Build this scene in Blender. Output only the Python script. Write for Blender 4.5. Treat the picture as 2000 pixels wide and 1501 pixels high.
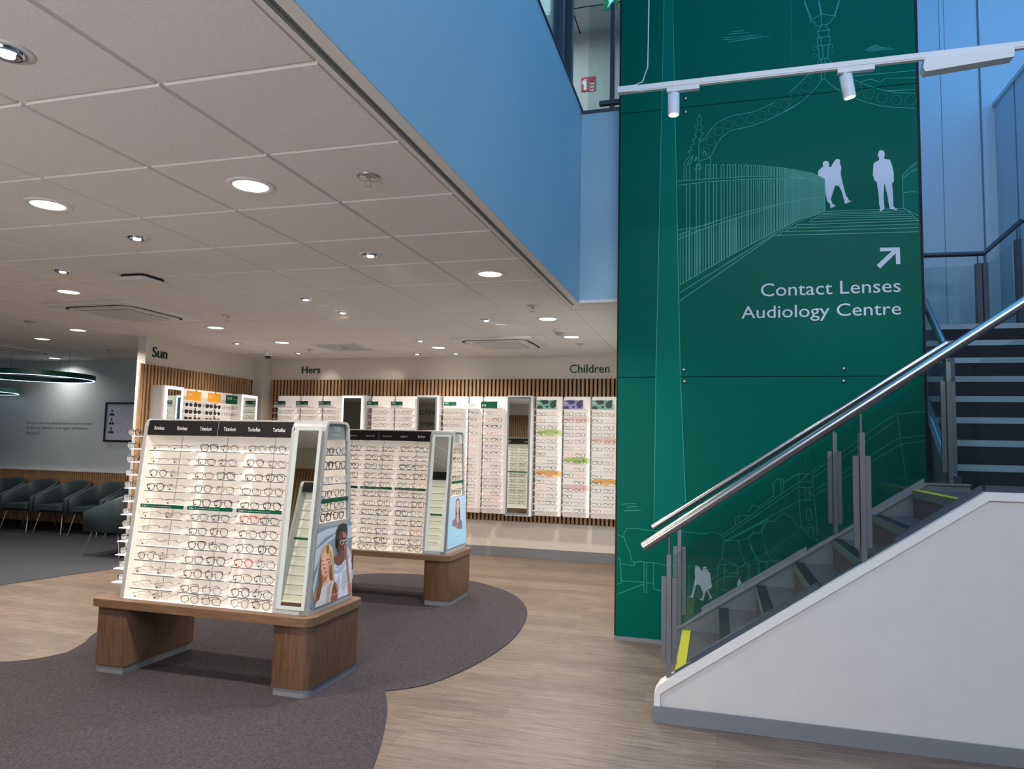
import bpy, math, random
from mathutils import Vector, Matrix
random.seed(7)
sc = bpy.context.scene
COL = sc.collection
for o in list(bpy.data.objects): bpy.data.objects.remove(o)

# ------------------------------------------------------------------ camera, world, light, exposure
EYE = 1.443
cam_d = bpy.data.cameras.new('camera'); cam = bpy.data.objects.new('camera', cam_d); COL.objects.link(cam)
cam_d.sensor_width = 36; cam_d.lens = 1404.6/2000*36; cam_d.clip_start = .05; cam_d.clip_end = 100
pi_, ro_, ya_ = .083674, .021961, .278335
fw = Vector((-math.sin(ya_)*math.cos(pi_), math.cos(ya_)*math.cos(pi_), math.sin(pi_)))
rt = Vector((math.cos(ya_), math.sin(ya_), 0)); up = rt.cross(fw)
r2 = rt*math.cos(ro_)+up*math.sin(ro_); u2 = -rt*math.sin(ro_)+up*math.cos(ro_)
cam.matrix_world = Matrix(((r2.x,u2.x,-fw.x,0),(r2.y,u2.y,-fw.y,0),(r2.z,u2.z,-fw.z,EYE),(0,0,0,1)))
sc.camera = cam
sc.view_settings.view_transform = 'Standard'; sc.view_settings.look = 'None'
sc.view_settings.exposure = 0.0; sc.view_settings.gamma = 1
sc.view_settings.use_curve_mapping = False
sc.cycles.use_denoising = True
sc.cycles.max_bounces = 7; sc.cycles.diffuse_bounces = 4; sc.cycles.glossy_bounces = 4
sc.cycles.transparent_max_bounces = 16; sc.cycles.sample_clamp_indirect = 4
sc.cycles.caustics_reflective = False; sc.cycles.caustics_refractive = False
wd = bpy.data.worlds.new('world'); sc.world = wd; wd.use_nodes = True
wd.node_tree.nodes['Background'].inputs[0].default_value = (.25,.45,.8,1)
wd.node_tree.nodes['Background'].inputs[1].default_value = .3

def srgb(c):
    if isinstance(c, (int, float)): c = (c,c,c)
    r = [x/255 for x in c]
    return tuple((x/12.92 if x <= .04045 else ((x+.055)/1.055)**2.4) for x in r)+(1,)
def lamp(kind, loc, energy, color, aim=None, size=.3, size_y=None, spot=60, blend=.5, shape=None, spread=None):
    d = bpy.data.lights.new('light', kind); o = bpy.data.objects.new('light', d); COL.objects.link(o)
    o.location = loc; d.energy = energy; d.color = color
    if kind == 'AREA':
        d.shape = shape or ('RECTANGLE' if size_y else 'DISK'); d.size = size
        if size_y: d.size_y = size_y
        if spread: d.spread = math.radians(spread)
    elif kind == 'SPOT':
        d.spot_size = math.radians(spot); d.spot_blend = blend; d.shadow_soft_size = size
    v = (Vector(aim)-Vector(loc)) if aim else Vector((0,0,-1))
    o.rotation_euler = v.to_track_quat('-Z','Y').to_euler()
    return o
SKYBLUE = (.14,.57,1.0)
WARM = (1.0,.89,.79)
SKY_E, FILL_E, DOWN_E, SPOT_E = 145, 130, 29, 12
# daylight through the rooflight over the stair void
lamp('AREA', (1.6,2.6,7.25), SKY_E, SKYBLUE, size=4.6, size_y=9.0)
# fill lamps added behind the camera for the stair wall and the ceiling
lamp('AREA', (1.6,-2.05,4.7), FILL_E, (1.0,.94,.90), aim=(1.2,4,.3), size=4.6, size_y=2.4, spread=115)
lamp('AREA', (-2.1,-2.05,1.3), 110, (.97,.97,1.0), aim=(-2.8,2,3.2), size=2.3, size_y=1.9)
# blue fill lamp added to brighten the upper back wall of the void
lamp('AREA', (4.40,5.6,5.9), 26, (.10,.50,1.0), aim=(2.6,8.4,5.6), size=2.4, size_y=2.0)
# fill lamp added to brighten the upper gallery
lamp('AREA', (-1.9,6.6,6.2), 34, (.62,.86,1.0), size=1.2, size_y=1.6)

# ------------------------------------------------------------------ materials
MATS = {}
def mat(name, col, rough=.5, metal=0, emit=0, ecol=None, spec=None, build=None):
    if name in MATS: return MATS[name]
    m = bpy.data.materials.new(name); m.use_nodes = True
    b = m.node_tree.nodes['Principled BSDF']
    b.inputs['Base Color'].default_value = srgb(col)
    b.inputs['Roughness'].default_value = rough; b.inputs['Metallic'].default_value = metal
    if spec is not None: b.inputs['Specular IOR Level'].default_value = spec
    if emit:
        b.inputs['Emission Color'].default_value = srgb(ecol or col); b.inputs['Emission Strength'].default_value = emit
    if build: build(m.node_tree, b)
    MATS[name] = m
    return m
def N(nt, t, **k):
    n = nt.nodes.new(t)
    for a, v in k.items(): setattr(n, a, v)
    return n
def ramp(nt, c0, c1, p0=0, p1=1):
    r = N(nt, 'ShaderNodeValToRGB'); e = r.color_ramp.elements
    e[0].color = srgb(c0); e[1].color = srgb(c1); e[0].position = p0; e[1].position = p1
    return r
def coords(nt, scale=(1,1,1), rot=(0,0,0), world=True):
    mp = N(nt, 'ShaderNodeMapping'); mp.inputs['Scale'].default_value = scale; mp.inputs['Rotation'].default_value = rot
    if world:
        g = N(nt, 'ShaderNodeNewGeometry'); nt.links.new(g.outputs['Position'], mp.inputs['Vector'])
    else:
        g = N(nt, 'ShaderNodeTexCoord'); nt.links.new(g.outputs['Object'], mp.inputs['Vector'])
    return mp.outputs['Vector']
def speckle(scale, c0, c1, bump=0, detail=3, stretch=(1,1,1)):
    def f(nt, b):
        v = coords(nt, stretch); n = N(nt, 'ShaderNodeTexNoise'); n.inputs['Scale'].default_value = scale; n.inputs['Detail'].default_value = detail
        nt.links.new(v, n.inputs['Vector']); r = ramp(nt, c0, c1, .35, .65)
        nt.links.new(n.outputs['Fac'], r.inputs['Fac']); nt.links.new(r.outputs['Color'], b.inputs['Base Color'])
        if bump:
            bp = N(nt, 'ShaderNodeBump'); bp.inputs['Strength'].default_value = bump; bp.inputs['Distance'].default_value = .002
            nt.links.new(n.outputs['Fac'], bp.inputs['Height']); nt.links.new(bp.outputs['Normal'], b.inputs['Normal'])
    return f
def planks(nt, b):
    v = coords(nt)
    br = N(nt, 'ShaderNodeTexBrick'); br.offset = .37; br.inputs['Scale'].default_value = 1
    br.inputs['Brick Width'].default_value = 1.1; br.inputs['Row Height'].default_value = .165
    br.inputs['Mortar Size'].default_value = .0012; br.inputs['Mortar Smooth'].default_value = .3
    br.inputs['Color1'].default_value = srgb((136,120,106)); br.inputs['Color2'].default_value = srgb((116,101,89))
    br.inputs['Mortar'].default_value = srgb((92,78,68)); br.inputs['Bias'].default_value = -.1
    nt.links.new(v, br.inputs['Vector'])
    v2 = coords(nt, (1.8,30,1)); n = N(nt, 'ShaderNodeTexNoise'); n.inputs['Scale'].default_value = 2.2; n.inputs['Detail'].default_value = 9; n.inputs['Roughness'].default_value = .68
    n.inputs['Distortion'].default_value = .6
    nt.links.new(v2, n.inputs['Vector']); r = ramp(nt, (128,118,110), (255,255,255), .3, .62); nt.links.new(n.outputs['Fac'], r.inputs['Fac'])
    mx = N(nt, 'ShaderNodeMix', data_type='RGBA', blend_type='MULTIPLY'); mx.inputs['Factor'].default_value = .85
    nt.links.new(br.outputs['Color'], mx.inputs['A']); nt.links.new(r.outputs['Color'], mx.inputs['B'])
    nt.links.new(mx.outputs['Result'], b.inputs['Base Color'])
def carpet(c0, c1, tile):
    def f(nt, b):
        v = coords(nt); ch = N(nt, 'ShaderNodeTexChecker'); ch.inputs['Scale'].default_value = tile; nt.links.new(v, ch.inputs['Vector'])
        n1 = N(nt, 'ShaderNodeTexNoise'); n1.inputs['Scale'].default_value = 1; n1.inputs['Detail'].default_value = 6; n1.inputs['Roughness'].default_value = .8
        nt.links.new(coords(nt, (40,260,40)), n1.inputs['Vector'])
        n2 = N(nt, 'ShaderNodeTexNoise'); n2.inputs['Scale'].default_value = 1; n2.inputs['Detail'].default_value = 6; n2.inputs['Roughness'].default_value = .8
        nt.links.new(coords(nt, (260,40,40)), n2.inputs['Vector'])
        m = N(nt, 'ShaderNodeMix', data_type='FLOAT'); nt.links.new(ch.outputs['Fac'], m.inputs[0]); nt.links.new(n1.outputs['Fac'], m.inputs[2]); nt.links.new(n2.outputs['Fac'], m.inputs[3])
        r = ramp(nt, c0, c1, .38, .62); nt.links.new(m.outputs[0], r.inputs['Fac']); nt.links.new(r.outputs['Color'], b.inputs['Base Color'])
        bp = N(nt, 'ShaderNodeBump'); bp.inputs['Strength'].default_value = .6; bp.inputs['Distance'].default_value = .004
        nt.links.new(m.outputs[0], bp.inputs['Height']); nt.links.new(bp.outputs['Normal'], b.inputs['Normal'])
    return f
def grain(c0, c1, stretch, scale=3):
    def f(nt, b):
        v = coords(nt, stretch); n = N(nt, 'ShaderNodeTexNoise'); n.inputs['Scale'].default_value = scale; n.inputs['Detail'].default_value = 8; n.inputs['Roughness'].default_value = .6; n.inputs['Distortion'].default_value = 1.2
        nt.links.new(v, n.inputs['Vector']); r = ramp(nt, c0, c1, .3, .7); nt.links.new(n.outputs['Fac'], r.inputs['Fac']); nt.links.new(r.outputs['Color'], b.inputs['Base Color'])
    return f
def glassmat(name, tint, fac=.06, rough=0.0, ior=1.45):
    m = bpy.data.materials.new(name); m.use_nodes = True; nt = m.node_tree; nt.nodes.clear()
    out = N(nt, 'ShaderNodeOutputMaterial'); t = N(nt, 'ShaderNodeBsdfTransparent'); t.inputs[0].default_value = srgb(tint)
    g = N(nt, 'ShaderNodeBsdfGlossy'); g.inputs['Roughness'].default_value = rough; g.inputs[0].default_value = (.9,.95,.95,1)
    fr = N(nt, 'ShaderNodeFresnel'); fr.inputs[0].default_value = ior
    ad = N(nt, 'ShaderNodeMath', operation='MULTIPLY_ADD'); ad.inputs[1].default_value = .35; ad.inputs[2].default_value = fac*.2
    mx = N(nt, 'ShaderNodeMixShader'); nt.links.new(fr.outputs[0], ad.inputs[0]); nt.links.new(ad.outputs[0], mx.inputs[0])
    nt.links.new(t.outputs[0], mx.inputs[1]); nt.links.new(g.outputs[0], mx.inputs[2]); nt.links.new(mx.outputs[0], out.inputs[0])
    MATS[name] = m; return m

WALL = mat('wall_paint', (214,208,198), .85, build=speckle(60,(211,205,195),(217,211,201)))
WALLG = mat('waiting_wall_paint', (192,206,212), .85)
WHITE = mat('white_plaster', (207,205,203), .8, build=speckle(9,(206,204,202),(209,207,205)))
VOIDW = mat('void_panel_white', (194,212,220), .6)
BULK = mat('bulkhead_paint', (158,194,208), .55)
CEIL = mat('ceiling_tile', (233,229,227), .95, build=speckle(260,(226,222,220),(240,236,234),.25))
CEILBAR = mat('ceiling_bar', (232,228,223), .6)
FLOOR = mat('oak_planks', (170,150,130), .42, build=planks)
CARPET = mat('charcoal_carpet', (70,62,64), 1, spec=.1, build=carpet((44,41,44),(88,82,86),2.0))
CARPET2 = mat('blue_grey_carpet', (66,70,76), 1, spec=.1, build=carpet((50,53,60),(84,88,94),1.6))
SKIRT = mat('grey_skirting', (120,124,130), .6)
OAKH = mat('oak_veneer_table', (140,104,76), .45, build=grain((98,74,54),(128,100,76),(2,22,22)))
OAKV = mat('oak_veneer_block', (124,88,60), .45, build=grain((82,58,42),(114,86,64),(18,18,1.2)))
SLAT = mat('slat_oak', (170,124,82), .55, build=grain((158,122,88),(192,154,116),(9,9,1.4)))
SLATB = mat('slat_felt', (38,27,20), .95)
GREYM = mat('grey_powder_coat', (168,171,172), .35)
GREYD = mat('grey_panel', (118,127,130), .4)
BLACKP = mat('black_header', (28,26,29), .6, spec=.2)
WTXT = mat('white_print', (235,235,235), .5)
GTXT = mat('grey_print', (150,158,160), .4)
DTXT = mat('dark_print', (40,45,48), .6)
GREEN = mat('brand_green', (0,78,54), .5, spec=.2)
GREENL = mat('green_lettering', (0,70,54), .5, spec=.2)
LIT = mat('lit_display_panel', (240,234,226), .6, emit=.27, ecol=(255,240,222))
LITW = mat('lit_wall_panel', (240,236,232), .6, emit=.22, ecol=(255,243,232))
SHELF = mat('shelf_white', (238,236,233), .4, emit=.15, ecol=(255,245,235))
SHELFG = mat('shelf_edge_grey', (112,108,108), .4)
SHELFE = mat('end_shelf_acrylic', (245,245,245), .3, emit=.6, ecol=(245,250,255))
LED = mat('mirror_light', (128,132,130), .4, emit=.46, ecol=(226,238,231))
LEDW = mat('bright_mirror_light', (250,250,250), .4, emit=.9, ecol=(255,252,245))
MIRROR = mat('mirror_glass', (225,238,230), .02, metal=1)
WPLAST = mat('white_plastic', (226,225,222), .45)
WBOARD = mat('white_board', (226,226,228), .5)
SILV = mat('lamp_reflector', (200,210,225), .15, metal=1)
LAMPON = mat('lamp_diffuser', (255,255,255), .4, emit=3, ecol=(255,250,240))
SPOTON = mat('spot_emitter', (255,255,255), .4, emit=5, ecol=(225,238,255))
DARK = mat('dark_void', (28,27,27), .8)
STEEL = mat('brushed_steel', (170,168,165), .28, metal=1)
STEELP = mat('steel_post', (120,122,126), .42, metal=.7)
ANTH = mat('anthracite_steel', (70,80,90), .4, metal=.4)
STAIRC = mat('stair_carpet', (90,86,90), 1, spec=.1, build=speckle(420,(78,74,79),(108,104,108),.2,stretch=(1,2.5,1)))
NOSE = mat('dark_nosing', (10,24,26), .7)
NOSEG = mat('grey_nosing', (142,162,170), .5)
STAIRD = mat('dark_riser_carpet', (52,50,56), 1, spec=.1, build=speckle(420,(44,42,48),(62,60,66),.2,stretch=(2.5,1,1)))
YELLOW = mat('yellow_nosing', (214,206,40), .6)
STRING = mat('stringer_grey', (128,130,136), .5)
MURAL = mat('mural_green', (0,96,80), .35, spec=.05)
MURALF = mat('mural_light_green', (0,110,94), .35, spec=.05)
MURALL = mat('mural_line', (20,150,132), .4)
MURALW = mat('mural_white', (206,214,222), .5)
GLASS = glassmat('balustrade_glass', (238,244,243), .12)
LENS = glassmat('lens_clear', (246,246,246), .05)
TEAL = mat('teal_chair_vinyl', (56,70,77), .5)
ORANGE = mat('orange_card', (236,160,40), .5)
RED = mat('sign_red', (190,30,40), .5)

# ------------------------------------------------------------------ mesh builder
FONT = {}
def font_mesh(s):
    if s in FONT: return FONT[s]
    cu = bpy.data.curves.new('t', 'FONT'); cu.body = s; cu.size = 1; cu.resolution_u = 3
    ob = bpy.data.objects.new('t', cu); COL.objects.link(ob)
    bpy.context.view_layer.update()
    me = ob.evaluated_get(bpy.context.evaluated_depsgraph_get()).to_mesh()
    vs = [tuple(v.co) for v in me.vertices]; fs = [tuple(p.vertices) for p in me.polygons]
    ob.evaluated_get(bpy.context.evaluated_depsgraph_get()).to_mesh_clear()
    bpy.data.objects.remove(ob); bpy.data.curves.remove(cu)
    x0 = min(v[0] for v in vs); x1 = max(v[0] for v in vs); y0 = min(v[1] for v in vs); y1 = max(v[1] for v in vs)
    FONT[s] = (vs, fs, x0, x1, y0, y1); return FONT[s]
class MB:
    def __init__(s): s.v=[]; s.f=[]; s.m=[]; s.s=[]
    def add(s, vs, fs, mi=0, sm=False):
        n = len(s.v); s.v += [tuple(v) for v in vs]
        for f in fs: s.f.append(tuple(i+n for i in f)); s.m.append(mi); s.s.append(sm)
        return s
    def box(s, x0,x1,y0,y1,z0,z1, mi=0):
        return s.add([(x,y,z) for z in (z0,z1) for y in (y0,y1) for x in (x0,x1)], [(0,2,3,1),(4,5,7,6),(0,1,5,4),(2,6,7,3),(0,4,6,2),(1,3,7,5)], mi)
    def hexa(s, b, t, mi=0):   # bottom 4 + top 4 points, same winding (ccw from above)
        return s.add(list(b)+list(t), [(3,2,1,0),(4,5,6,7),(0,1,5,4),(1,2,6,5),(2,3,7,6),(3,0,4,7)], mi)
    def prism(s, pts, ax, a, b, mi=0, sm=False):
        # pts 2D in the two other axes; ax 'x' -> (y,z), 'y' -> (x,z), 'z' -> (x,y)
        ar = sum(pts[i][0]*pts[(i+1)%len(pts)][1]-pts[(i+1)%len(pts)][0]*pts[i][1] for i in range(len(pts)))
        if (ar < 0) != (ax == 'y'): pts = pts[::-1]
        mk = {'x': lambda p,c:(c,p[0],p[1]), 'y': lambda p,c:(p[0],c,p[1]), 'z': lambda p,c:(p[0],p[1],c)}[ax]
        n = len(pts); vs = [mk(p,a) for p in pts]+[mk(p,b) for p in pts]
        fs = [tuple(range(n))[::-1], tuple(range(n,2*n))]
        s.add(vs, fs, mi)
        return s.add(vs, [(i,(i+1)%n,(i+1)%n+n,i+n) for i in range(n)], mi, sm)
    def tube(s, path, r, n=8, mi=0, closed=False, caps=True):
        P = [Vector(p) for p in path]; m = len(P); rr = r if isinstance(r,(list,tuple)) else [r]*m
        vs=[]; prev=None
        for i,p in enumerate(P):
            a = P[i-1] if (i>0 or closed) else p; b = P[(i+1)%m] if (i<m-1 or closed) else p
            t = (b-a).normalized()
            if prev is None:
                ref = Vector((0,0,1)) if abs(t.z)<.9 else Vector((1,0,0)); u = t.cross(ref).normalized()
            else: u = (prev-t*prev.dot(t)).normalized()
            prev = u; w = t.cross(u)
            for k in range(n):
                an = 2*math.pi*k/n; vs.append(p+(u*math.cos(an)+w*math.sin(an))*rr[i])
        fs=[]
        for i in range(m if closed else m-1):
            j=(i+1)%m
            for k in range(n): fs.append((i*n+k, i*n+(k+1)%n, j*n+(k+1)%n, j*n+k))
        s.add(vs, fs, mi, True)
        if caps and not closed: s.add(vs[:n], [tuple(range(n))[::-1]], mi); s.add(vs[-n:], [tuple(range(n))], mi)
        return s
    def lathe(s, prof, c, n=24, mi=0, ax=None, sm=True):
        # prof (r,h) ; axis along +z (or given axis vector)
        q = Vector((0,0,1)).rotation_difference(Vector(ax)) if ax else None
        vs=[]
        for r,h in prof:
            for k in range(n):
                a=2*math.pi*k/n; v=Vector((r*math.cos(a), r*math.sin(a), h))
                if q: v = q @ v
                vs.append(v+Vector(c))
        fs=[(i*n+k,i*n+(k+1)%n,(i+1)*n+(k+1)%n,(i+1)*n+k) for i in range(len(prof)-1) for k in range(n)]
        s.add(vs, fs, mi, sm)
        if prof[0][0] > 1e-6: s.add(vs[:n], [tuple(range(n))[::-1]], mi)
        if prof[-1][0] > 1e-6: s.add(vs[-n:], [tuple(range(n))], mi)
        return s
    def text(s, t, o, ux=(1,0,0), uz=(0,0,1), w=None, h=None, mi=0, depth=.001):
        vs, fs, x0,x1,y0,y1 = font_mesh(t); ux=Vector(ux).normalized(); uz=Vector(uz).normalized(); nn=ux.cross(uz); o=Vector(o)
        sx = w/(x1-x0) if w else h/(y1-y0); sy = h/(y1-y0) if h else sx
        P=[o+ux*((v[0]-x0)*sx)+uz*((v[1]-y0)*sy)+nn*depth for v in vs]
        s.add(P, fs, mi)
        if depth > .003:
            from collections import Counter
            e = Counter()
            for f in fs:
                for i in range(len(f)): e[(f[i],f[(i+1)%len(f)])] += 1
            n=len(P); Q=[p-nn*depth for p in P]
            s.add(P+Q, [(a,a+n,b+n,b) for (a,b) in e if (b,a) not in e], mi)
        return s
    def build(s, name, mats, parent=None, org=None, **props):
        if not isinstance(mats,(list,tuple)): mats=[mats]
        ref = Vector(org) if org else (parent_org(parent) if parent else Vector((0,0,0)))
        me = bpy.data.meshes.new(name); me.from_pydata([tuple(Vector(v)-ref) for v in s.v], [], s.f)
        for m in mats: me.materials.append(m)
        for p,mi,sm in zip(me.polygons, s.m, s.s): p.material_index=mi; p.use_smooth=sm
        me.update()
        ob = bpy.data.objects.new(name, me); COL.objects.link(ob)
        if parent: ob.parent = parent
        elif org: ob.location = org
        for k,v in props.items(): ob[k]=v
        return ob
def parent_org(p):
    v = Vector(p.location)
    while p.parent: p = p.parent; v += Vector(p.location)
    return v
def thing(name, label, cat, loc=(0,0,0), group=None):
    o = bpy.data.objects.new(name, None); COL.objects.link(o); o.location = loc; o.empty_display_size=.05
    o['label']=label; o['category']=cat
    if group: o['group']=group
    return o
def tag(o, label, cat, group=None):
    o['label']=label; o['category']=cat
    if group: o['group']=group
    return o
def struct(mb, name, m): return mb.build(name, m, kind='structure')
def copy_tree(o, parent=None):
    c = o.copy(); COL.objects.link(c)
    if parent: c.parent = parent
    for ch in list(o.children): copy_tree(ch, c)
    return c
def rrect(x0,x1,y0,y1,r,n=5,corners=(1,1,1,1)):
    out=[]
    for (cx,cy,a0),on in zip(((x1-r,y1-r,0),(x0+r,y1-r,90),(x0+r,y0+r,180),(x1-r,y0+r,270)),corners):
        if on:
            for k in range(n+1):
                a=math.radians(a0+90*k/n); out.append((cx+r*math.cos(a), cy+r*math.sin(a)))
        else: out.append((cx+(r if a0 in (0,270) else -r), cy+(r if a0 in (0,90) else -r)))
    return out
def bevel(o, w, seg=2):
    m = o.modifiers.new('bevel','BEVEL'); m.width=w; m.segments=seg; m.limit_method='ANGLE'; return o
ORD = ['top','second','third','fourth','fifth','sixth','seventh','eighth','ninth','tenth','eleventh','twelfth','thirteenth','fourteenth','fifteenth']
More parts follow.
